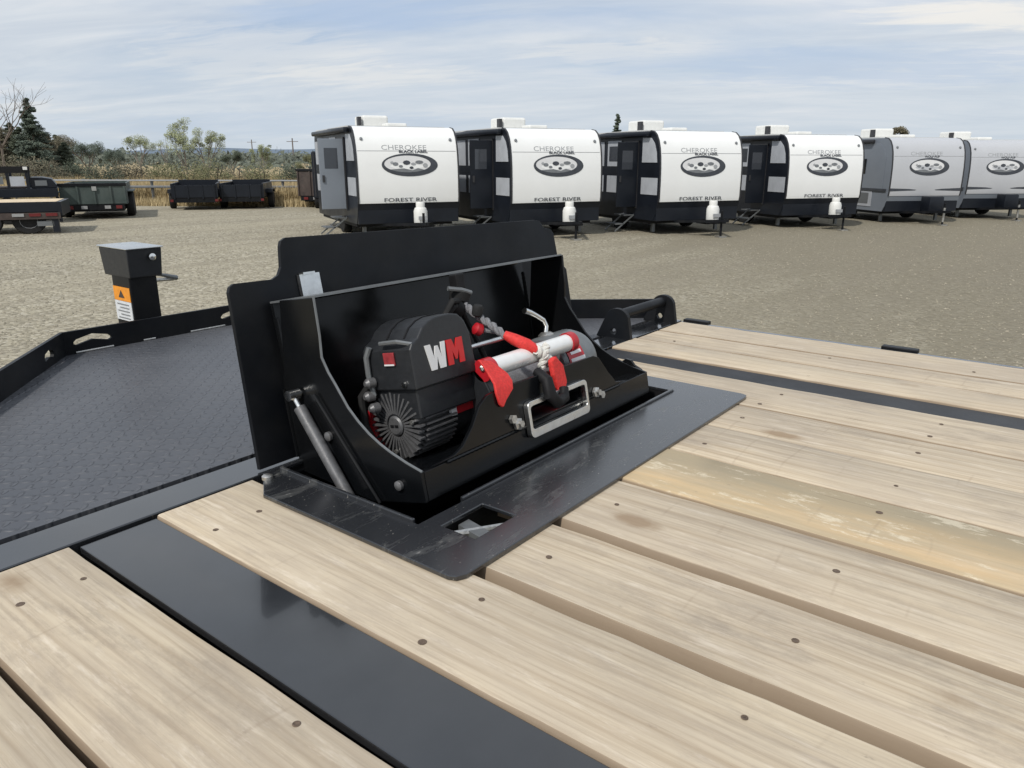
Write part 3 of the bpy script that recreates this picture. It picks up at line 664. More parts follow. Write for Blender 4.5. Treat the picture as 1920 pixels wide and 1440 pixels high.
for k in range(36): radial_box(fins, MX + .02, 1.79, .086, MR, .0032, 2 * math.pi * k / 36)
o = wp(fins, 'cooling_fins', 'motor_metal', mot, False); o['kind'] = 'stuff'
ff = MB()
for k in range(32): radial_box(ff, MX - .012, MX + .012, .040, MR - .002 - .006 * (k % 2), .0034, 2 * math.pi * k / 32)
o = wp(ff, 'end_cap_fins', 'motor_metal', mot, False); o['kind'] = 'stuff'
wp(MB().lathe([(.034 * S, 0), (.034 * S, .012), (.028 * S, .015)], L(MX + .01, MV, MW), (-1, 0, 0), 24), 'motor_hub', 'motor_metal', mot)
h2 = MB()
for a, b in ((-.018, -.003), (.003, .018)): h2.box(MX - .0195, MX - .0172, MV + a, MV + b, MW - .004, MW + .004, T=L)
wp(h2, 'hub_mark', 'black_matte', mot, False)
for ang in (10, 150, 262): wp(MB().lathe([(.0045, 0), (.0045, .004)], L(MX - .014, MV + .088 * math.cos(R(ang)) * -1, MW + .088 * math.sin(R(ang))), (-1, 0, 0), 10), 'motor_bolt', 'zinc', mot)
wp(MB().tube([L(MX + .01, MV + .138 * math.cos(R(a)), MW + .0 + .130 * math.sin(R(a))) for a in range(-60, 25, 8)], .0085, 8), 'red_cable', 'red_paint')
wp(cyl(MB(), 1.795, 1.95, MV, MW, .100), 'motor_flange', 'plastic_black')
wp(MB().box(1.80, 1.90, MV - .108, MV - .098, MW - .006, MW + .034, T=L), 'motor_label', 'red_paint', None, False)
wp(MB().box(1.775, 1.799, MV - .110, MV - .096, MW - .008, MW + .030, T=L), 'motor_label_end', 'letter_white', None, False)
wp(MB().box(1.84, 1.90, MV - .110, MV - .1085, MW + .022, MW + .030, T=L), 'motor_label_line', 'letter_white', None, False)
# control box: arched housing extruded front to back
cb = [(1.600, .215), (1.600, .345), (1.612, .362), (1.640, .375), (1.668, .405), (1.70, .422), (1.735, .430), (1.80, .430), (1.84, .422), (1.868, .395), (1.885, .35), (1.892, .225), (1.88, .215)]
cbx = wp(MB().prism(cb, .115, .345, lambda a, b, c: L(a, c, b)), 'control_box', 'plastic_black', None, False, bevel=.003)
gro = MB()
gro.prism([(a, b + .003) for a, b in cb[3:10]] + [(a, b - .006) for a, b in reversed(cb[3:10])], .175, .182, lambda a, b, c: L(a, c, b))
wp(gro, 'housing_rib', 'black_matte', cbx, False)
wp(MB().prism([(a, b + .003) for a, b in cb[3:10]] + [(a, b - .006) for a, b in reversed(cb[3:10])], .255, .262, lambda a, b, c: L(a, c, b)), 'housing_rib', 'black_matte', cbx, False)
wp(MB().box(1.615, 1.885, .135, .335, .115, .214, T=L), 'relay_base', 'plastic_black', None, False, bevel=.003)
wp(MB().box(1.593, 1.599, .19, .24, .298, .34, T=L), 'power_switch', 'switch_red', cbx, False, bevel=.001)
wp(MB().box(1.5915, 1.5928, .192, .238, .298, .303, T=L), 'switch_mark', 'letter_white', cbx, False)
wp(MB().lathe([(.0055, 0), (.0055, .005)], L(1.599, .165, .235), (-1, 0, 0), 10), 'housing_screw', 'chrome', cbx)
wp(MB().tube([L(1.595, .30, .36), L(1.588, .315, .33), L(1.588, .32, .27), L(1.592, .315, .20)], .0055, 8), 'cable_guard', 'gear_grey', cbx)
for v_, w_ in ((.31, .245), (.325, .20), (.31, .16)):
    wp(MB().lathe([(.010, -.006), (.010, .008), (.005, .014)], L(1.585, v_, w_), (-1, .2, 0), 10), 'terminal_nut', 'motor_metal')
wp(MB().tube([L(1.60, .33, .24), L(1.575, .36, .2), L(1.575, .37, .1), L(1.60, .36, .02), L(1.66, .37, -.015)], .0075, 8), 'power_cable', 'rubber')
wp(MB().tube([L(1.62, .125, .36), L(1.59, .16, .375), L(1.59, .24, .372)], .004, 6), 'top_rail_clip', 'gear_grey', cbx)
# letters on the housing
def glyph(polys, x0, x1, z0, z1):
    mb = MB()
    for p in polys: mb.prism([(x0 + (x1 - x0) * a, z0 + (z1 - z0) * b) for a, b in p], .1095, .1145, lambda a, b, c: L(a, c, b))
    return mb
Wg = [[(0, 1), (.26, 1), (.38, .42), (.5, .9), (.62, .9), (.76, .42), (.8, 1), (1, 1), (.9, 0), (.62, 0), (.53, .5), (.44, 0), (.18, 0)]]
Mg = [[(0, 0), (0, 1), (.34, 1), (.5, .62), (.66, 1), (1, 1), (1, 0), (.70, 0), (.70, .55), (.55, .18), (.45, .18), (.30, .55), (.30, 0)]]
wp(glyph(Wg, 1.660, 1.752, .262, .346), 'letter', 'letter_white', cbx, False)
wp(glyph(Mg, 1.758, 1.836, .262, .346), 'letter', 'letter_red', cbx, False)
# drum, tie bars, flanges
wp(cyl(MB(), 1.96, 2.40, .255, .105, .072), 'drum', 'rope_grey')
for k, u in enumerate((1.945, 2.395)):
    wp(MB().lathe([(.118 * S, 0), (.118 * S, .006), (.105 * S, .010), (.07 * S, .012)], L(u, .25, .105), (1, 0, 0), 36), 'drum_flange', 'red_paint')
wp(MB().lathe([(.146 * S, 0), (.150 * S, .004), (.150 * S, .010), (.13 * S, .012), (.10 * S, .012)], L(1.937, .235, .105), (1, 0, 0), 40), 'drum_guard', 'red_paint')
tie = wp(cyl(MB(), 1.925, 2.41, .085, .216, .034, 24), 'tie_bar', 'silver_bar')
wp(cyl(MB(), 1.885, 1.926, .085, .216, .040, 24), 'tie_bar_collar', 'red_paint', tie)
wp(cyl(MB(), 2.395, 2.43, .085, .216, .040, 24), 'tie_bar_collar', 'red_paint', tie)
wp(cyl(MB(), 1.90, 2.36, .345, .262, .011, 14), 'rear_tie_rod', 'aluminium')
wp(cyl(MB(), 2.0, 2.1, .345, .262, .0125, 14), 'rod_sleeve', 'red_paint')
hsg = [(.13 * math.cos(R(a)) + .215, .125 * math.sin(R(a)) + .115) for a in range(0, 360, 15)]
wp(MB().prism([(.02, -.02), (.40, -.02)] + [(.215 + .150 * math.cos(R(a)), .125 + .125 * math.sin(R(a))) for a in range(10, 171, 20)], 1.885, 1.935, TX), 'drum_support', 'plastic_black', None, False, bevel=.003)
wp(MB().lathe([(.0085, 0), (.0085, .006), (.004, .009)], L(1.89, .085, .225), L(-.4, -1, .2) - L(0, 0, 0), 6), 'support_bolt', 'zinc', None, False)
gb = wp(MB().lathe([(.118 * S, 0), (.128 * S, .008), (.130 * S, .115), (.118 * S, .135), (.08 * S, .145)], L(2.415, .235, .112), (1, 0, 0), 40), 'gearbox', 'gear_grey')
def GL(u, a, r): return L(u, .235 - r * math.cos(a), .112 + r * math.sin(a))
def wrap(u0, u1, a0, a1, r0, r1, nn=5):
    mb = MB()
    for k in range(nn):
        b0, b1 = R(a0 + (a1 - a0) * k / nn), R(a0 + (a1 - a0) * (k + 1) / nn)
        mb.add([GL(u, a, r) for u in (u0, u1) for a in (b0, b1) for r in (r0, r1)], [(0, 1, 3, 2), (4, 6, 7, 5), (0, 4, 5, 1), (2, 3, 7, 6), (0, 2, 6, 4), (1, 5, 7, 3)])
    return mb
wp(wrap(2.435, 2.545, 2, 42, .1305, .1325), 'gearbox_label', 'red_paint', gb, False)
wp(wrap(2.445, 2.545, 0, 13, .1327, .1335), 'label_stripe', 'letter_white', gb, False)
wp(wrap(2.455, 2.53, 20, 26, .1327, .1335, 2), 'label_stripe', 'letter_white', gb, False)
wp(wrap(2.455, 2.53, 34, 37, .1327, .1335, 2), 'label_stripe', 'letter_white', gb, False)
lv = [L(2.488, .25, .238), L(2.505, .25, .275), L(2.489, .25, .303), L(2.446, .25, .328), L(2.41, .25, .346), L(2.375, .25, .360)]
clv = wp(MB().tube(lv, [.0065, .006, .006, .006, .0068, .0075], 12), 'clutch_lever', 'chrome')
wp(MB().lathe([(.019, 0), (.019, .008), (.011, .014)], L(2.488, .245, .228), L(0, 0, 1) - L(0, 0, 0), 20), 'lever_base', 'zinc', clv)
# rope, hook strap and cover sleeves
def twist(pts, r, turns, ro=.5):
    mb = MB(); P = [Vector(p) for p in pts]
    for s in (0, math.pi):
        out = []
        nseg = 26
        for i in range(nseg + 1):
            t = i / nseg * (len(P) - 1); k = min(int(t), len(P) - 2); q = P[k].lerp(P[k + 1], t - k)
            d = (P[k + 1] - P[k]).normalized(); up = d.orthogonal().normalized(); sd = d.cross(up)
            a = s + turns * 2 * math.pi * i / nseg
            out.append(q + (up * math.cos(a) + sd * math.sin(a)) * r * ro)
        mb.tube(out, r * .62, 7)
    return mb
wp(twist([L(2.10, .34, .46), L(2.097, .28, .40), L(2.085, .2, .356), L(2.089, .13, .302)], .0085, 4), 'winch_rope', 'rope_grey')
wp(MB().tube([L(2.072, .24, .335), L(2.12, .20, .315), L(2.13, .16, .30)], .005, 8), 'hook_cord', 'rope_grey')
wp(MB().lathe([(.004, -.012), (.013, -.006), (.014, .006), (.006, .014)], L(2.068, .24, .337), (1, -.4, -.5), 12), 'cord_stopper', 'red_paint')
wp(MB().tube([L(2.089, .135, .307), L(2.105, .105, .285), L(2.130, .07, .258), L(2.150, .048, .232)], [.009, .0125, .0135, .011], 12), 'rope_sleeve', 'red_web')
wp(twist([L(2.145, .045, .238), L(2.18, .035, .205), L(2.215, .04, .165)], .0115, 2.5), 'rope_loop', 'rope_white')
wp(twist([L(2.20, .035, .245), L(2.175, .03, .21), L(2.16, .045, .165)], .0085, 2.5), 'rope_loop', 'rope_white')
wp(MB().prism([(2.145, .195), (2.175, .205), (2.215, .165), (2.225, .10), (2.20, .062), (2.165, .085), (2.145, .14)], -.03, -.008, lambda a, b, c: L(a, c + .01, b)), 'hook_strap', 'red_web', None, False, bevel=.004)
wp(MB().tube([L(2.10, .02, .165), L(2.085, -.03, .135), L(2.08, -.04, .08), L(2.11, -.045, .05), L(2.16, -.04, .055), L(2.18, -.03, .085)], [.010, .0125, .0135, .0135, .012, .010], 12), 'winch_hook', 'black_matte')
rs = MB(); RS = [(1.838, 1.900, .262, .246, .050), (1.842, 1.918, .236, .222, .034), (1.838, 1.930, .205, .196, .012), (1.832, 1.925, .180, .172, -.008), (1.826, 1.915, .150, .146, -.014), (1.832, 1.870, .112, .118, -.016), (1.845, 1.852, .098, .100, -.016)]
vs = [L(u, v, w) for (ua, ub, wa, wb_, v_) in RS for (u, w) in ((ua, wa), (ub, wb_)) for v in (v_, v_ + .010)]
fs = [(0, 1, 3, 2), tuple(len(vs) - 4 + k for k in (0, 2, 3, 1))]
for k in range(len(RS) - 1):
    a = 4 * k
    for p_, q_ in ((0, 1), (1, 3), (3, 2), (2, 0)): fs.append((a + p_, a + q_, a + q_ + 4, a + p_ + 4))
wp(rs.add(vs, fs), 'red_strap', 'red_web', None, True, bevel=.0015)
for q in ([L(2.10, .33, .44), L(2.02, .30, .43), L(1.95, .33, .36), L(1.94, .36, .26)], [L(2.08, .32, .43), L(2.14, .36, .38), L(2.20, .38, .30), L(2.22, .36, .2)],
          [L(2.07, .31, .45), L(2.00, .28, .455), L(1.96, .30, .40), L(2.02, .34, .33), L(2.08, .32, .36)]):
    wp(MB().tube(q, .0065, 8), 'control_cable', 'rubber')
wp(MB().lathe([(.008, 0), (.012, .004), (.012, .02), (.009, .024)], L(2.075, .24, .385), L(0, -.4, 1) - L(0, 0, 0), 10), 'cable_plug', 'rubber')
# rope end clipped to the tray top
wp(MB().box(2.075, 2.12, .31, .352, .49, .548, T=L), 'rope_clip', 'black_matte', None, False, bevel=.003)
wp(MB().lathe([(.010, -.02), (.022, -.012), (.024, .006), (.012, .016)], L(2.099, .33, .468), L(.3, -.2, 1) - L(0, 0, 0), 14), 'rope_knob', 'rubber')
wp(MB().tube([L(2.03, .32, .50), L(2.08, .30, .487), L(2.12, .29, .47)], .005, 8), 'rope_clip_wire', 'gear_grey')
wp(MB().lathe([(.010, -.016), (.02, -.006), (.019, .010), (.01, .02)], L(2.067, .33, .425), L(.6, -.2, -.6) - L(0, 0, 0), 12), 'rope_knob', 'rubber')
wp(MB().tube([L(1.86, .06, .05), L(1.875, .05, .085), L(1.90, .05, .10), L(1.92, .055, .07), L(1.92, .06, .0)], .008, 10), 'conduit_loop', 'rubber')

# ------------------------------------------------------------------ travel trailers
def wheel(par, x, y, r, wd, name='wheel', rim='print_grey'):
    w_ = MB().lathe([(r * .55, -wd / 2), (r * .93, -wd / 2), (r, -wd * .32), (r, wd * .32), (r * .93, wd / 2), (r * .55, wd / 2)], (x, y, r), (1, 0, 0), 22).build(name, 'rubber', par, smooth=True)
    MB().lathe([(r * .5, -wd * .42), (r * .56, -wd * .5), (r * .2, -wd * .3), (r * .2, wd * .3), (r * .56, wd * .5), (r * .5, wd * .42)], (x, y, r), (1, 0, 0), 16).build('rim', rim, w_, smooth=True)
    return w_
PROF = [(0.02, .80), (0, .90), (0, 1.30), (.01, 1.60), (.035, 1.85), (.075, 2.05), (.14, 2.22), (.23, 2.35), (.34, 2.425), (.50, 2.45)]
def prof_y(z):
    for (y0, z0), (y1, z1) in zip(PROF[1:], PROF[2:]):
        if z0 <= z <= z1: return y0 + (y1 - y0) * (z - z0) / (z1 - z0)
    return PROF[1][0] if z < 1 else PROF[-1][0]
def decal(vs, fs, x0, z0, off=.012):
    mb = MB(); mb.add([Vector((x0 + v[0], prof_y(z0 + v[1]) - off - .004 * (v[2] > 0), z0 + v[1])) for v in vs], fs); return mb
def camper(grey=False, W=2.42, LEN=4.4):
    root = empty('travel_trailer'); hw = W / 2
    capm = 'rv_grey' if grey else 'rv_white'; sidem = 'rv_side_grey' if grey else 'rv_dark'
    side = PROF + [(LEN * .6, 2.47), (LEN, 2.38), (LEN + .06, 2.25), (LEN + .06, .34), (.20, .34), (.10, .50)]
    TXr = lambda a, b, c: Vector((c, a, b))
    MB().prism(side, -hw, hw, TXr).build('body', sidem, root, bevel=0)
    # white moulded front cap with its own thickness
    n = len(PROF); ins = .015
    def strip(x0, x1, o0, o1):
        mb = MB(); vs = []
        for i, (y, z) in enumerate(PROF):
            a = PROF[max(0, i - 1)]; b_ = PROF[min(n - 1, i + 1)]; d = Vector((b_[0] - a[0], b_[1] - a[1])).normalized(); nn = Vector((-d.y, d.x))
            for x in (x0, x1):
                for o_ in (o0, o1): vs.append((x, y + nn.x * o_, z + nn.y * o_))
        fs = []
        for i in range(n - 1):
            a = i * 4
            for p, q in ((0, 1), (1, 3), (3, 2), (2, 0)): fs.append((a + p, a + q, a + q + 4, a + p + 4))
        fs.append((0, 1, 3, 2)); fs.append((4 * n - 4, 4 * n - 2, 4 * n - 1, 4 * n - 3))
        return mb.add(vs, fs)
    cap = strip(-hw + .035, hw - .035, .001, .010).build('front_cap', capm, root, smooth=True)
    for x in (-hw + .0, hw - .034): strip(x, x + .034, .001, .022).build('corner_trim', 'rv_trim', root, smooth=True)
    sm = MB(); zs = 1.93; sm.box(-hw + .06, hw - .06, prof_y(zs) - .0135, prof_y(zs) - .0105, zs - .006, zs + .006); sm.build('panel_seam', 'print_grey', cap)
    for x in (-hw + .17, hw - .17):
        MB().lathe([(.035, 0), (.035, .02), (.02, .03)], (x, prof_y(2.18) - .012, 2.18), (0, -1, .5), 10).build('marker_light', 'print_mid', root, smooth=True)
    MB().box(-hw + .04, hw - .04, .8, LEN, 2.452, 2.485).build('roof', 'rv_roof', root)
    # skirt below the cap
    MB().box(-hw + .01, hw - .01, .06, .34, .34, .795, bev=.01).build('front_skirt', 'rv_dark', root)
    # logo oval: ring heavier on the lower right, pale field with a few dark marks
    def oval(cx_, cz, rx, rz, ox, oz, ix, iz, a0=0, a1=360, stp=12):
        vs = []; 
        for a in range(a0, a1 + 1, stp):
            ar = R(a); vs.append((cx_ + rx * math.cos(ar), cz + rz * math.sin(ar))); vs.append((cx_ + ox + ix * math.cos(ar), cz + oz + iz * math.sin(ar)))
        k = len(vs) // 2
        return [(a, b, 0) for a, b in vs], [(2 * i, 2 * i + 1, 2 * i + 3, 2 * i + 2) for i in range(k - 1)]
    def dk(vs, fs, name, mat, off=.012):
        mb = MB(); mb.add([Vector((v[0], prof_y(v[1]) - off, v[1])) for v in vs], fs); return mb.build(name, mat, cap)
    LX, LZ = .0, 1.63
    LX = .03
    dk([(LX + .62 * math.cos(R(a)), LZ + .225 * math.sin(R(a)), 0) for a in range(0, 360, 15)], [tuple(range(24))], 'emblem_field', 'letter_white', .0135)
    dk(*oval(LX, LZ, .66, .25, -.055, .022, .545, .182), 'emblem_ring', 'print_dark', .016)
    for ax, az, rx, rz, mt in ((-.34, .02, .07, .04, 'print_mid'), (-.08, .05, .09, .05, 'print_dark'), (.08, .02, .06, .03, 'print_grey'), (.22, .06, .10, .04, 'print_mid'), (-.22, -.03, .05, .03, 'print_mid'), (.03, -.06, .05, .03, 'print_dark'), (.36, -.01, .06, .05, 'print_grey'), (-.42, .05, .04, .03, 'print_grey')):
        dk([(LX + ax + rx * math.cos(R(a)), LZ + az + rz * math.sin(R(a)), 0) for a in range(0, 360, 45)], [tuple(range(8))], 'emblem_mark', mt, .0165)
    dk([(LX - .50, LZ - .10, 0), (LX - .15, LZ - .075, 0), (LX + .05, LZ - .115, 0), (LX + .18, LZ - .07, 0), (LX + .40, LZ - .12, 0), (LX + .25, LZ - .20, 0), (LX - .1, LZ - .22, 0), (LX - .38, LZ - .17, 0)], [(0, 1, 2, 6, 7), (2, 3, 4, 5, 6)], 'emblem_fur', 'print_mid', .0155)
    vs, fs = text_mesh('CHEROKEE', .15, 1.05, bold=0); decal(vs, fs, -.08, 1.955, .0125).build('brand_lettering', 'print_grey', cap)
    vs, fs = text_mesh('BLACK LABEL' if not grey else 'WOLF PUP', .085, .68 if not grey else .5, bold=.003); decal(vs, fs, .13 if not grey else .1, 1.89, .015).build('model_lettering', 'print_dark', cap)
    if not grey:
        vs, fs = text_mesh('FOREST RIVER', .115, 1.25, bold=.001); decal(vs, fs, .02, .83, .0125).build('maker_lettering', 'print_dark', cap)
    else:
        for s in (-1, 1):
            dk([(s * (hw - .04), 1.02, 0), (s * (hw - .04), .93, 0), (s * .35, .955, 0), (s * .30, .975, 0), (s * .55, 1.00, 0)], [(0, 1, 2, 3, 4)], 'swoosh', 'print_dark', .0125)
        MB().box(-.3, .3, .01, .05, .86, .93).build('access_cover', 'rv_grey', root)
    # left side wall
    xs = -hw - .004
    if not grey:
        def pan(y0, y1, z0, z1, mat='rv_panel', nm='side_panel', t=.010): return MB().box(xs - t, xs, y0, y1, z0, z1).build(nm, mat, root)
        MB().prism([(.12, 1.72), (.80, 1.72), (.80, 2.30), (.42, 2.29), (.26, 2.16), (.16, 1.95)], xs - .010, xs, TXr).build('side_panel', 'rv_panel', root)
        MB().prism([(.06, .96), (.80, .96), (.80, 1.36), (.06, 1.36)], xs - .010, xs, TXr).build('side_panel', 'rv_panel', root)
        pan(1.85, 2.55, 1.62, 2.26); pan(1.85, 2.55, .95, 1.38); pan(2.75, 3.9, 1.62, 2.24); pan(2.75, 3.9, .95, 1.38); pan(4.05, 4.35, 1.62, 2.2); pan(4.05, 4.35, .95, 1.38)
        MB().box(xs - .02, xs - .0105, 1.95, 2.45, 1.75, 2.12).build('window', 'rv_glass', root)
        # doorway with jamb, black slab standing for the shaded inside and open leaf
        MB().box(xs - .012, xs - .001, 1.02, 1.62, .62, 2.2).build('doorway_shade', 'black_matte', root)
        fr_ = MB()
        for a in ((.97, 1.02, .6, 2.24), (1.62, 1.67, .6, 2.24), (1.02, 1.62, 2.2, 2.24)): fr_.box(xs - .03, xs - .0005, *a)
        fr_.build('door_frame', 'rv_trim', root)
        dr = MB().box(xs - .60, xs - .035, .96, 1.0, .64, 2.2, bev=.008).build('door', 'rv_side_grey', root)
        MB().box(xs - .48, xs - .18, .955, .96, 1.55, 2.0).build('door_window', 'rv_glass', dr)
        MB().box(xs - .55, xs - .50, .93, .955, 1.25, 1.4).build('handle', 'rv_trim', dr)
        stp = MB()
        for k in range(2): stp.box(xs - .30 - .24 * k, xs - .06 - .24 * k, 1.06, 1.58, .42 - .22 * k, .445 - .22 * k)
        for y in (1.06, 1.56): stp.box(xs - .55, xs - .02, y, y + .02, .33, .37, T=lambda x, y_, z: Vector((x, y_, z + (x - xs) * .75 + .1)))
        stp.build('entry_steps', 'gear_grey', root)
        MB().tube([(xs - .03, 1.72, 1.0), (xs - .09, 1.72, 1.05), (xs - .09, 1.72, 1.55), (xs - .03, 1.72, 1.6)], .015, 8).build('grab_handle', 'chrome', root, smooth=True)
        MB().box(xs - .13, xs - .015, .42, 4.15, 2.33, 2.44, bev=.03).build('awning', 'rv_dark', root, smooth=True)
    else:
        MB().prism([(.30, .97), (.30, 1.9), (.42, 2.12), (.62, 2.28), (.85, 2.33), (4.35, 2.33), (4.35, .97)], xs - .006, xs, TXr).build('side_panel', 'rv_side_grey', root)
        MB().box(xs - .02, xs - .0065, 1.2, 1.95, 1.42, 1.86, bev=.004).build('window', 'dark_glass', root)
        MB().box(xs - .03, xs - .007, .1, 3.2, .93, 1.0).build('side_stripe', 'print_dark', root)
        MB().box(xs - .010, xs, .75, 4.3, .46, .92).build('side_skirt', 'rv_panel', root)
        MB().box(xs - .02, xs - .011, .9, 1.45, .55, .86).build('storage_door', 'gear_grey', root)
        MB().box(xs - .12, xs - .007, .9, 4.1, 2.31, 2.42, bev=.03).build('awning', 'rv_trim', root, smooth=True)
    # right side
    MB().box(hw + .004, hw + .016, .9, 4.3, 1.6, 2.2).build('side_panel', 'rv_panel', root)
    # roof equipment
    MB().box(-.50, .15, 2.0, 2.8, 2.485, 2.78, bev=.05).build('air_conditioner', 'plastic_white', root)
    MB().box(-.62, -.54, 1.95, 2.1, 2.485, 2.74).build('vent_pipe', 'rv_trim', root)
    MB().box(-.1, .4, 1.3, 1.75, 2.487, 2.58, bev=.03).build('roof_vent', 'plastic_white', root)
    # running gear
    for s in (-1, 1): wheel(root, s * (hw - .17), 2.05, .33, .2)
    MB().box(-hw + .05, hw - .05, .4, LEN - .2, .26, .339).build('chassis', 'black_matte', root)
    tg = MB()
    for s in (-1, 1): tg.tube([(s * .75, .35, .30), (0, -1.15, .40)], .045, 4)
    tg.build('drawbar', 'black_satin', root)
    MB().tube([(0, -.92, .03), (0, -.92, .62)], .028, 10).build('tongue_jack', 'black_satin', root, smooth=True)
    MB().box(-.1, .1, -1.02, -.82, 0, .03).build('jack_foot', 'zinc', root)
    for s in (-.95, .95): MB().box(s - .04, s + .04, .55, .62, .04, .36).build('stabilizer', 'gear_grey', root)
    if not grey:
        tk = MB().lathe([(.06, 0), (.145, .02), (.155, .06), (.155, .30), (.13, .37), (.07, .40)], (.10, -.42, .33), (0, 0, 1), 20).build('propane_tank', 'plastic_white', root, smooth=True)
        MB().lathe([(.10, 0), (.10, .10), (.09, .12)], (.10, -.42, .715), (0, 0, 1), 16).build('tank_collar', 'plastic_white', tk, smooth=True)
        MB().lathe([(.03, 0), (.03, .07)], (.10, -.42, .80), (0, 0, 1), 10).build('valve', 'zinc', tk, smooth=True)
        MB().box(-.0, .20, -.60, -.575, .45, .53).build('tank_label', 'print_grey', tk)
        MB().box(-.22, .36, -.62, -.22, .29, .328).build('tank_tray', 'black_satin', root)
    else:
        MB().box(-.22, .26, -.55, -.15, .34, .80, bev=.04).build('tank_cover', 'rv_dark', root, smooth=True)
        MB().tube([(.0, -.92, .5), (.0, -.92, .1)], .034, 10).build('jack_sleeve', 'zinc', root, smooth=True)
    return root
RVL = ['white capped travel trailer with open door, leftmost of the row, behind the winch lid',
       'white capped travel trailer standing second from the left, right of the raised winch lid',
       'white capped travel trailer with wheel showing, third from the left in the row',
       'white capped travel trailer parked next to the first grey trailer',
       'grey fronted travel trailer with black side window, beside the last white one',
       'grey fronted travel trailer at the far right end of the row']
RVP = [((655, 232), 17.46, -3.58, 25), (None, 18.03, -.18, 25), (None, 18.98, 3.40, 22), (None, 21.2, 7.28, 16), (None, 23.24, 11.08, 10), (None, 25.3, 14.59, 6)]
protoW = camper(False); protoG = camper(True)
for i, (_, f, r, a) in enumerate(RVP):
    o = (protoW if i == 0 else copy_tree(protoW)) if i < 4 else (protoG if i == 4 else copy_tree(protoG))
    aa = R(a); sd = Vector((-math.sin(aa), math.cos(aa))); fd = Vector((math.cos(aa), math.sin(aa)))    # in (right, forward)
    # measured point = upper left corner of the cap, .55 m behind the front foot
    c = Vector((r, f)) - sd * .36 + fd * 1.21
    o.location = BG(c.x, c.y); o.rotation_euler = (0, 0, YAW - math.pi / 2 + aa)
    if 0 < i < 4:
        for ch in o.children:
            if ch.name.startswith('door') and not ch.name.startswith(('door_', 'doorway_shade')):
                ch.material_slots[0].link = 'OBJECT'; ch.material_slots[0].material = MATS['rv_dark']
    tag(o, RVL[i], 'travel trailer', 'travel trailers parked in a row')

# ------------------------------------------------------------------ other trailers on the lot
def place(o, r, f, deg, z=0): o.location = BG(r, f, z); o.rotation_euler = (0, 0, YAW - math.pi / 2 + R(deg))
def dump_trailer(mat, W=2.0, H=.72, LEN=3.6, z0=.42):
    root = empty('dump_trailer'); hw = W / 2
    w_ = MB()
    for a in ((-hw, -hw + .05, 0, LEN), (hw - .05, hw, 0, LEN), (-hw + .05, hw - .05, LEN - .05, LEN)): w_.box(a[0], a[1], a[2], a[3], z0, z0 + H)
    w_.build('bed_wall', mat, root)
    MB().box(-hw + .05, hw - .05, .03, LEN - .05, z0, z0 + .04).build('bed_floor', mat, root)
    tg = MB().box(-hw + .051, hw - .051, -.02, .03, z0 + .02, z0 + H - .03).build('tailgate', mat, root)
    MB().box(-hw - .03, hw + .03, -.05, .06, z0 + H - .06, z0 + H + .03, bev=.01).build('top_rail', 'black_satin', root)
    for x in (-hw + .02, -hw * .5, 0, hw * .5, hw - .06): MB().box(x, x + .05, -.06, -.021, z0 + .02, z0 + H - .061).build('gate_rib', mat, root)
    MB().box(-.02, .10, -.075, -.061, z0 + .40, z0 + .52).build('gate_latch', 'zinc', root)
    for x in (-.72, -.36, .25, .55): MB().box(x, x + .16, -.055, -.02, z0 - .12, z0 - .03).build('tail_lamp', 'lamp_red' if abs(x) > .5 else 'lens_white', root)
    MB().box(-hw + .1, hw - .1, -.02, .06, z0 - .16, z0 - .001).build('bumper', 'black_satin', root)
    MB().box(-.75, .75, .08, LEN, z0 - .2, z0 - .002).build('frame', 'black_matte', root)
    for y in (1.3, 2.1):
        for s in (-1, 1): wheel(root, s * (hw + .02), y, .36, .22)
    for s in (-1, 1): MB().box(s * (hw + .02) - .15, s * (hw + .02) + .15, .85, 2.55, .74, .78, bev=.01).build('fender', mat, root)
    tk = MB()
    for s in (-1, 1): tk.tube([(s * .6, LEN, z0 - .1), (0, LEN + 1.3, z0 - .1)], .05, 4)
    tk.build('drawbar', 'black_satin', root)
    return root
dt = dump_trailer('green_paint', W=1.72, H=.58); place(dt, -12.25, 22.6, 24)
tag(dt, 'dark green dump trailer with high sides on the gravel, left of the jack', 'trailer')
rt_ = dump_trailer('rust_dark', W=1.9, H=.95, LEN=3.4); place(rt_, -7.0, 28.6, -6)
tag(rt_, 'tall dark dump trailer with rusty brown sides, left of the white trailers', 'trailer')
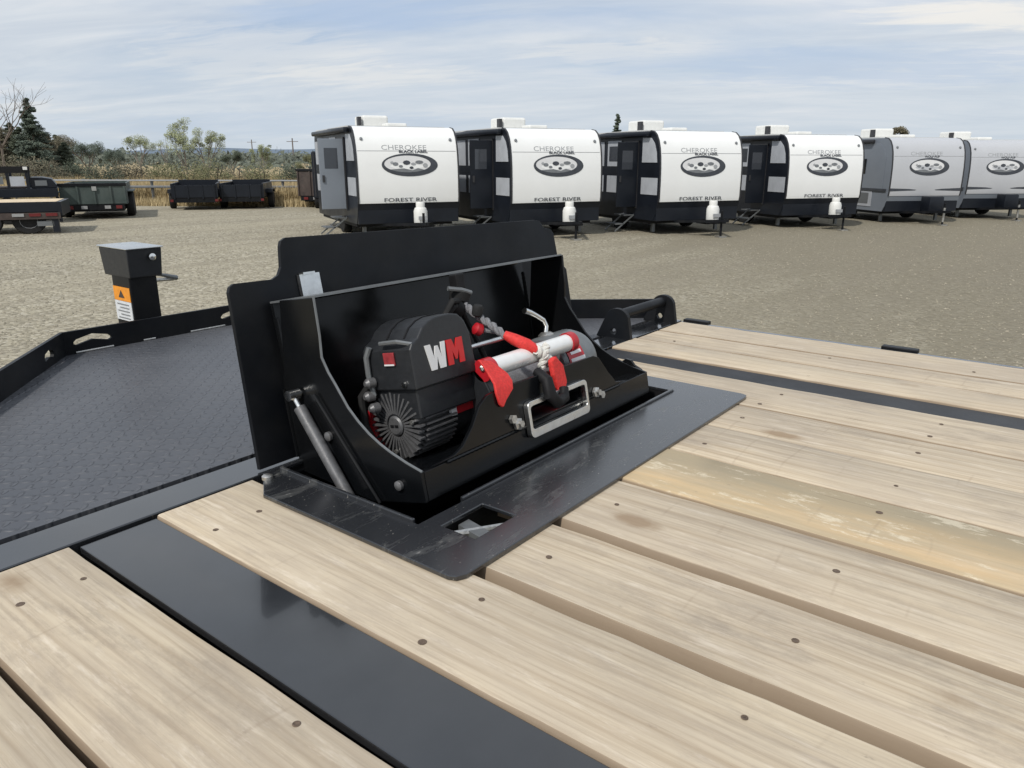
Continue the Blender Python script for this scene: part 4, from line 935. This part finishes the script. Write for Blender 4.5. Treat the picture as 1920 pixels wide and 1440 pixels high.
def utility(H=.52, W=1.45, LEN=2.4, gate=False):
    root = empty('utility_trailer'); hw = W / 2; z0 = .38
    MB().box(-hw, hw, 0, LEN, z0, z0 + .05).build('bed_floor', 'black_matte', root)
    for s in (-1, 1): MB().box(s * hw - .03, s * hw + .03, 0, LEN, z0 + .051, z0 + H).build('side_wall', 'rv_dark', root)
    MB().box(-hw + .031, hw - .031, -.02, .02, z0 + .051, z0 + H * .9).build('tailgate', 'rv_dark', root)
    for x in (-hw + .05, -hw * .33, hw * .33, hw - .1): MB().box(x, x + .04, -.045, -.021, z0, z0 + H * .9).build('gate_rib', 'rv_dark', root)
    MB().box(-hw + .031, hw - .031, LEN - .04, LEN, z0 + .051, z0 + H * 1.15).build('front_wall', 'rv_dark', root)
    for s in (-1, 1):
        wheel(root, s * (hw + .12), LEN * .5, .31, .19)
        MB().prism([(LEN * .5 - .42, .55), (LEN * .5 - .30, .68), (LEN * .5 + .30, .68), (LEN * .5 + .42, .55), (LEN * .5 + .34, .55), (LEN * .5 + .24, .64), (LEN * .5 - .24, .64), (LEN * .5 - .34, .55)], s * (hw + .12) - .11, s * (hw + .12) + .11, lambda a, b, c: Vector((c, a, b))).build('fender', 'black_satin', root)
        MB().box(s * hw - .08, s * hw + .02, -.06, -.022, z0 - .09, z0 - .01).build('tail_lamp', 'lamp_red', root)
    MB().box(-hw, hw, -.01, .05, z0 - .12, z0 - .001).build('bumper', 'black_satin', root)
    MB().tube([(0, LEN, z0), (0, LEN + 1.1, z0 - .02)], .04, 4).build('drawbar', 'black_satin', root)
    return root
ut = utility(); place(ut, -11.05, 26.9, 18)
tag(ut, 'low black utility trailer with fenders beside the fence, nearer the green dump trailer', 'trailer', 'utility trailers by the fence')
u2 = copy_tree(ut); place(u2, -9.65, 27.6, 10)
tag(u2, 'low black utility trailer beside the fence, nearer the white travel trailers', 'trailer', 'utility trailers by the fence')

# second flatbed (left edge) and the rack trailer behind it
f2 = empty('equipment_trailer')
for k in range(7):
    o = MB().box(-3.4, 1.0, -.02 + .27 * k, .24 + .27 * k, .86, .90).build('deck_plank', 'pale_wood', f2)
MB().box(-3.45, 1.02, -.10, -.03, .62, .895).build('side_rail', 'rv_dark', f2)
MB().box(-3.45, 1.06, 1.9, 1.97, .62, .895).build('side_rail', 'rv_dark', f2)
MB().box(1.005, 1.10, -.10, 1.97, .50, .89).build('tail_beam', 'rv_dark', f2)
MB().box(-3.4, 1.0, .35, .5, .36, .858).build('frame_beam', 'black_matte', f2)
MB().box(-3.4, 1.0, 1.35, 1.5, .36, .858).build('frame_beam', 'black_matte', f2)
MB().box(-.2, 1.06, -.16, -.101, .42, .60).build('side_step', 'rust_dark', f2)
for x in (.08, .42, .76): MB().box(x, x + .24, -.18, -.161, .50, .585).build('marker_lamp', 'lens_white' if x < .2 else 'lamp_red', f2)
for x in (.38, -.5):
    w_ = MB().lathe([(.2, -.1), (.33, -.1), (.35, -.06), (.35, .06), (.33, .1), (.2, .1)], (x, .06, .35), (0, 1, 0), 22).build('wheel', 'rubber', f2, smooth=True)
    MB().lathe([(.18, -.09), (.19, -.102), (.06, -.06), (.06, .06), (.19, .102), (.18, .09)], (x, .06, .35), (0, 1, 0), 14).build('rim', 'print_grey', w_, smooth=True)
MB().box(.86, 1.0, -.12, .05, .04, .5).build('jack_leg', 'rv_dark', f2)
MB().box(.55, .9, -.12, .0, .22, .36).build('lamp_plate', 'gear_grey', f2)
place(f2, -11.75, 17.9, 24); f2.scale = (1, .85, .82)
tag(f2, 'black trailer with pale wood deck at the left edge, in front of the rack trailer', 'trailer')
pk = empty('rack_trailer')
MB().box(-3.2, .62, 0, 1.6, .70, .93).build('deck_frame', 'rv_dark', pk, bevel=.01)
MB().prism([(.02, .935), (.62, .935), (.62, 1.02), (.52, 1.18), (.30, 1.22), (.02, 1.22)], .1, 1.5, lambda a, b, c: Vector((a, c, b))).build('tool_box', 'rv_dark', pk, bevel=.015)
MB().box(.12, .40, .085, .099, 1.0, 1.14).build('box_lid', 'gear_grey', pk)
for y in (.02, 1.5):
    MB().box(-3.2, .0, y, y + .08, 1.34, 1.50).build('rack_beam', 'black_matte', pk)
    for x in (-.08, -.52, -1.0, -1.5, -2.1, -2.7): MB().box(x, x + .07, y + .01, y + .07, .931, 1.339).build('rack_post', 'rv_dark', pk)
for k, x in enumerate((-.44, -.92, -1.42)): MB().box(x, x + .33, .035, .055, 1.0 + .05 * (k % 2), 1.25).build('stowed_panel', 'rv_panel' if k != 1 else 'gear_grey', pk)
for k in range(5): MB().box(-3.0, -.1, .15 + .27 * k, .37 + .27 * k, .935, .97).build('deck_plank', 'rust_dark', pk)
for x in (-.6, -1.5):
    w_ = MB().lathe([(.2, -.1), (.33, -.1), (.35, -.06), (.35, .06), (.33, .1), (.2, .1)], (x, .1, .35), (0, 1, 0), 22).build('wheel', 'rubber', pk, smooth=True)
    MB().lathe([(.18, -.09), (.19, -.102), (.06, -.06), (.06, .06), (.19, .102), (.18, .09)], (x, .1, .35), (0, 1, 0), 14).build('rim', 'zinc', w_, smooth=True)
MB().box(-.10, -.0, -.03, .019, 1.42, 1.50).build('rack_lamp', 'plastic_white', pk)
MB().box(.55, .63, .1, .2, .02, .70).build('jack_leg', 'rv_dark', pk)
place(pk, -13.0, 20.9, 30)
tag(pk, 'black trailer with overhead rack and tool box behind the wood decked trailer at the left', 'trailer')
ct = empty('cargo_trailer')
MB().box(-.95, .95, 0, 3.6, .42, 2.0, bev=.04).build('body', 'rv_dark', ct)
for x in (-.90, .86): MB().box(x, x + .04, -.012, -.001, .5, 1.94).build('corner_post', 'rv_trim', ct)
for a, b_ in ((-.84, -.01), (.01, .84)):
    d_ = MB().box(a, b_, -.018, -.002, .52, 1.92).build('rear_door', 'rv_dark', ct)
    MB().box((a if a > 0 else b_ - .06), (a + .06 if a > 0 else b_), -.035, -.019, 1.05, 1.15).build('latch', 'zinc', d_)
for s_ in (-1, 1): wheel(ct, s_ * .90, 1.7, .33, .2)
MB().box(-.9, .9, .0, 3.5, .32, .419).build('frame', 'black_matte', ct)
place(ct, -5.95, 27.0, 12)
tag(ct, 'tall black enclosed trailer half hidden behind the leftmost white travel trailer', 'trailer')

# ------------------------------------------------------------------ fence, field grass, poles
fe = empty('rail_fence', px(300, 30.5)); WOFF[fe.name] = -px(300, 30.5)
tag(fe, 'low pale rail fence along the dry grass field', 'fence')
def fpt(t): return Vector((-19 + t * 13.5, 29.6 + t * 2.0))
for k in range(12):
    c = fpt(k / 11); p = BG(c.x, c.y)
    MB().box(p.x - .04, p.x + .04, p.y - .04, p.y + .04, p.z, p.z + .95).build('post', 'gear_grey', fe)
for k in range(11):
    a = fpt(k / 11); b_ = fpt((k + 1) / 11)
    for z, r in ((.90, .03), (.66, .05)):
        MB().tube([BG(a.x, a.y - .07, z), BG(b_.x, b_.y - .07, z)], r, 6).build('rail', 'print_grey' if z > .8 else 'print_mid', fe)
def blades(name, mat, n, rf, h0, h1, wd, seed, label=None):
    random.seed(seed); vs = []; fs = []
    for i in range(n):
        r, f = rf(); p = BG(r, f); a = random.uniform(0, 3.14); d = Vector((math.cos(a), math.sin(a), 0)) * wd; h = random.uniform(h0, h1)
        le = Vector((random.uniform(-.3, .3), random.uniform(-.3, .3), 0)) * h
        k = len(vs); vs += [p - d, p + d, p + le + Vector((0, 0, h))]; fs.append((k, k + 1, k + 2))
    mb = MB(); mb.v = [tuple(v) for v in vs]; mb.f = fs
    me = bpy.data.meshes.new(name); me.from_pydata(mb.v, [], mb.f); me.materials.append(MATS[mat]); o = bpy.data.objects.new(name, me); col.objects.link(o)
    return tag(o, label, None, None, 'stuff')
def _rf():
    f = 30.4 + random.random() ** 1.7 * 26; return random.uniform(-.75, -.20) * f, f
blades('dry_grass', 'dry_grass', 60000, _rf, .45, .85, .022, 5, 'tall dry tan grass filling the field beyond the fence')
def _rf2():
    f = 29.0 + random.random() * 1.6; return random.uniform(-.75, -.22) * f, f
blades('grass_verge', 'dry_grass', 9000, _rf2, .08, .35, .02, 6, 'short dry grass along the edge of the gravel')
for x, f, top in ((551, 150, 265), (475, 190, 268)):
    p = px(x, f); h = (303 - top) / 1530 * f + CAMZ
    u = empty('utility_pole', p); WOFF[u.name] = -p
    MB().tube([p, p + Vector((0, 0, h))], [.16, .11], 8).build('pole', 'pole_wood', u)
    MB().tube([p + RT * -1.1 + Vector((0, 0, h - .6)), p + RT * 1.1 + Vector((0, 0, h - .6))], .07, 4).build('crossarm', 'pole_wood', u)
    tag(u, 'thin wooden utility pole nearer the white travel trailers' if x > 500 else 'thin wooden utility pole further left above the pale trees', 'utility pole', 'utility poles in the distance')

# ------------------------------------------------------------------ trees
def limbs(mb, p, d, ln, r, depth, spread, ends, up=.15, seg=3):
    pts = [p.copy()]; rr = [r]
    for i in range(seg):
        d = (d + Vector((random.gauss(0, .13), random.gauss(0, .13), random.gauss(0, .08) + up * .2))).normalized()
        p = p + d * ln / seg; pts.append(p.copy()); rr.append(r * (1 - .38 * (i + 1) / seg))
    mb.tube(pts, rr, 5 if depth > 1 else 4, caps=False)
    if depth == 0: ends.append(p); return
    for k in range(random.choice((2, 3, 3))):
        q = d.orthogonal().normalized(); q.rotate(Matrix.Rotation(random.uniform(0, 6.28), 3, d))
        nd = (d + q * spread * random.uniform(.5, 1.1) + Vector((0, 0, up))).normalized()
        limbs(mb, pts[-1 - (k == 1)], nd, ln * random.uniform(.6, .82), rr[-1] * .85, depth - 1, spread, ends, up, seg)
def leafquads(vs, fs, c, n, rad, sz, flat=1.0):
    for i in range(n):
        while True:
            q = Vector((random.uniform(-1, 1), random.uniform(-1, 1), random.uniform(-1, 1)))
            if q.length < 1: break
        p = c + Vector((q.x * rad, q.y * rad, q.z * rad * flat))
        a = Vector((random.gauss(0, 1), random.gauss(0, 1), random.gauss(0, 1))).normalized(); b_ = a.orthogonal().normalized(); s = sz * random.uniform(.6, 1.3)
        k = len(vs); vs += [tuple(p - a * s), tuple(p + b_ * s * .6), tuple(p + a * s), tuple(p - b_ * s * .6)]; fs.append((k, k + 1, k + 2, k + 3))
def quick(name, vs, fs, mat, parent):
    me = bpy.data.meshes.new(name); me.from_pydata(vs, [], fs); me.materials.append(MATS[mat]); o = bpy.data.objects.new(name, me); col.objects.link(o)
    o.parent = parent; return o
def broadleaf(x, f, top, wpx, mat, label, name='broadleaf_tree', bark='bark', dens=1.0, seed=1, group='trees beyond the field', lean=0.0, low=.25, leaf=1.0):
    random.seed(seed); p = px(x, f); h = (303 - top) / 1530 * f + CAMZ; w = wpx / 1466 * f / 2
    root = empty(name, p); tag(root, label, 'tree', group)
    mb = MB(); ends = []
    tr_h = h * low
    mb.tube([Vector((0, 0, -.1)), Vector((lean * .2 * w, 0, tr_h))], [h * .028, h * .02], 7)
    for k in range(4):
        a = 6.28 * k / 4 + random.random()
        limbs(mb, Vector((lean * .2 * w, 0, tr_h)), Vector((math.cos(a) * .5 + lean * .3, math.sin(a) * .5, 1)).normalized(), h * .30, h * .014, 2, .75, ends)
    zmax = max(e.z for e in ends); xm = max(max(abs(e.x), abs(e.y)) for e in ends)
    kz = (h * .96) / zmax; kx = (w * .92) / xm
    mb.v = [(a * kx, b * kx, c * kz) for a, b, c in mb.v]; ends = [Vector((e.x * kx, e.y * kx, e.z * kz)) for e in ends]
    mb.build('trunk', bark, root, smooth=True)
    vs = []; fs = []
    nl = int(300 * dens)
    for e in ends: leafquads(vs, fs, e, nl, w * random.uniform(.16, .34), h * .012 * leaf, .8)
    quick('crown', vs, fs, mat, root); return root
def conifer(x, f, top, wpx, mat, label, seed=1, group='trees beyond the field', low=.08, dens=1.0):
    random.seed(seed); p = px(x, f); h = (303 - top) / 1530 * f + CAMZ; w = wpx / 1466 * f / 2
    root = empty('conifer_tree', p); tag(root, label, 'tree', group)
    MB().tube([Vector((0, 0, -.1)), Vector((0, 0, h * .97))], [h * .022, h * .003], 7).build('trunk', 'bark', root, smooth=True)
    vs = []; fs = []; nb = int(70 * dens)
    for i in range(nb):
        t = (i / nb) ** .85; z = h * (low + (1 - low) * t); ln = w * (1 - t) ** .8 * random.uniform(.62, 1.1) + .06
        a = random.uniform(0, 6.28); d = Vector((math.cos(a), math.sin(a), -.18 + .4 * t))
        for s in range(4): leafquads(vs, fs, Vector((0, 0, z)) + d * ln * (.25 + .25 * s), int(50 * dens), ln * .22 + .08, h * .010, .5)
    leafquads(vs, fs, Vector((0, 0, h * .97)), 14, h * .02, h * .008, 2)
    quick('crown', vs, fs, mat, root); return root
def bush(x, f, top, wpx, mat, label, seed, group='bushes beyond the field'):
    random.seed(seed); p = px(x, f); h = (303 - top) / 1530 * f + CAMZ; w = wpx / 1466 * f / 2
    root = empty('bush', p); tag(root, label, 'bush', group)
    mb = MB()
    for k in range(5):
        a = random.uniform(0, 6.28); mb.tube([Vector((0, 0, -.05)), Vector((math.cos(a) * w * .5, math.sin(a) * w * .4, h * .7))], [.04, .015], 5)
    mb.build('stem', 'bark', root)
    vs = []; fs = []
    for k in range(26):
        a = random.uniform(0, 6.28); q = random.random() ** .5
        leafquads(vs, fs, Vector((math.cos(a) * q * w * .85, math.sin(a) * q * w * .5, h * random.uniform(.2, .85) * (1 - .35 * q * q))), 130, h * .2 + .1, .045 * f / 45, .8)
    quick('foliage', vs, fs, mat, root); return root
conifer(70, 50, 196, 78, 'leaf_blue', 'tall blue green conifer with narrow tip behind the rack trailer', 21, dens=1.5)
conifer(112, 58, 262, 60, 'leaf_dark', 'dark conifer standing just right of the tall blue green one', 22, dens=1.2)
conifer(28, 56, 240, 66, 'leaf_dark', 'dark conifer at the left edge behind the bare tree', 23, dens=1.3)
conifer(-12, 54, 246, 60, 'leaf_brown', 'brownish conifer cut off by the left edge of the view', 24, dens=1.2)
for x_, t_, w_, m_, l_, sd_ in ((8, 252, 74, 'leaf_brown', 'broad brownish conifer below the bare branches at the left edge', 26), (44, 248, 60, 'leaf_dark', 'broad dark green conifer close on the left of the tall tip', 27),
        (92, 258, 66, 'leaf_brown', 'broad brownish conifer close on the right of the tall tip', 28), (124, 276, 52, 'leaf_dark', 'short dark conifer ending the left tree group', 29)):
    conifer(x_, 52, t_, w_, m_, l_, sd_, dens=1.7, low=.03)
conifer(1155, 62, 217, 30, 'leaf_blue', 'narrow conifer tip rising behind the second white travel trailer', 25, dens=1.2)
random.seed(31)
p = px(4, 44); bt = empty('bare_tree', p); mb = MB(); e_ = []
mb.tube([Vector((0, 0, -.1)), Vector((.1, 0, 2.2))], [.085, .065], 6)
for k in range(5):
    a = 1.25 * k + .3; limbs(mb, Vector((.1, 0, 2.2)), Vector((math.cos(a) * .5, math.sin(a) * .5, 1)).normalized(), 1.7, .045, 3, .7, e_, .12)
zm = max(q[2] for q in mb.v); mb.v = [(a, b, c * ((303 - 148) / 1530 * 44 + CAMZ) / zm) for a, b, c in mb.v]
mb.build('trunk', 'bark', bt); tag(bt, 'leafless grey tree with spreading branches at the left edge', 'tree', 'trees beyond the field')
broadleaf(14, 56, 250, 90, 'leaf_brown', 'brownish rounded tree at the left edge beneath the bare branches', dens=1.0, seed=51, low=.1)
broadleaf(46, 58, 258, 80, 'leaf_dark', 'dark rounded tree just left of the tall conifer', dens=1.0, seed=52, low=.1)
broadleaf(98, 55, 266, 80, 'leaf_brown', 'brownish rounded tree at the foot of the tall conifer', dens=1.0, seed=53, low=.1)
broadleaf(163, 68, 276, 84, 'leaf_blue', 'round dark bluish tree left of the pair of pale trees', dens=1.4, seed=41)
broadleaf(214, 74, 288, 50, 'leaf_blue', 'small dark tree between the round bluish tree and the pale one', dens=1.3, seed=42)
broadleaf(262, 50, 263, 62, 'leaf_pale', 'thin pale green tree with forked trunk beyond the fence', 'sapling_tree', 'bark_pale', .55, 43, low=.4, leaf=.8)
broadleaf(388, 48, 250, 66, 'leaf_pale', 'fuller pale green tree right of the tall leaning one', 'sapling_tree', 'bark_pale', .9, 44, leaf=.8)
broadleaf(352, 50, 230, 74, 'leaf_pale', 'tallest pale green tree leaning left above the fence', 'sapling_tree', 'bark_pale', .5, 45, lean=-1.2, leaf=.8)
broadleaf(312, 52, 258, 36, 'leaf_pale', 'nearly bare sapling left of the tall pale tree', 'sapling_tree', 'bark_pale', .10, 46, leaf=.7)
broadleaf(436, 70, 290, 44, 'leaf_dark', 'small round dark tree between the pale trees', dens=1.4, seed=47)
broadleaf(492, 52, 277, 44, 'leaf_pale', 'small pale green tree near the utility poles', 'sapling_tree', 'bark_pale', .7, 48, leaf=.8)
broadleaf(586, 45, 292, 54, 'leaf_olive', 'olive green tree behind the dark dump trailer', dens=1.3, seed=49)
broadleaf(1675, 62, 238, 58, 'leaf_brown', 'brownish tree top showing above the first grey travel trailer', dens=1.3, seed=50)
BL = [(20, 305, 90, 'leaf_brown', 'brown scrub bush at the left edge behind the rack trailer'), (75, 300, 80, 'leaf_brown', 'brown scrub bush behind the black tool box of the rack trailer'),
      (130, 312, 70, 'leaf_dark', 'dark low bush above the dump trailer left corner'), (190, 318, 70, 'leaf_dark', 'dark low bush directly above the green dump trailer'),
      (238, 316, 56, 'leaf_brown', 'brown bush at the foot of the thin pale tree'), (305, 322, 60, 'leaf_olive', 'low olive bush between the thin and the tall pale trees'),
      (350, 300, 76, 'leaf_olive', 'high olive bush under the tall leaning tree'), (398, 308, 60, 'leaf_olive', 'olive bush under the fuller pale tree'),
      (440, 318, 60, 'leaf_brown', 'brown bush above the right utility trailer'), (492, 316, 66, 'leaf_olive', 'olive bush under the small pale tree'), (548, 322, 60, 'leaf_dark', 'dark bush left of the rusty dump trailer')]
for i, (x, top, w_, mt, lb) in enumerate(BL): bush(x, 40 + (i % 3) * 3, top - 12, w_ * 1.3, mt, lb, 60 + i)
# far wood that reads as one mass
random.seed(77); vs = []; fs = []
for i in range(900):
    f = random.uniform(85, 240); r = random.uniform(-.78, .78) * f
    leafquads(vs, fs, BG(r, f, random.uniform(.2, 1.6) + f * .004), 40, random.uniform(1.2, 2.4), .22 + f * .0012, .6)
me = bpy.data.meshes.new('far_wood'); me.from_pydata([tuple(v) for v in vs], [], fs); me.materials.append(MATS['leaf_far'])
o = bpy.data.objects.new('far_wood', me); col.objects.link(o); tag(o, 'dark band of distant woodland along the horizon', None, None, 'stuff')
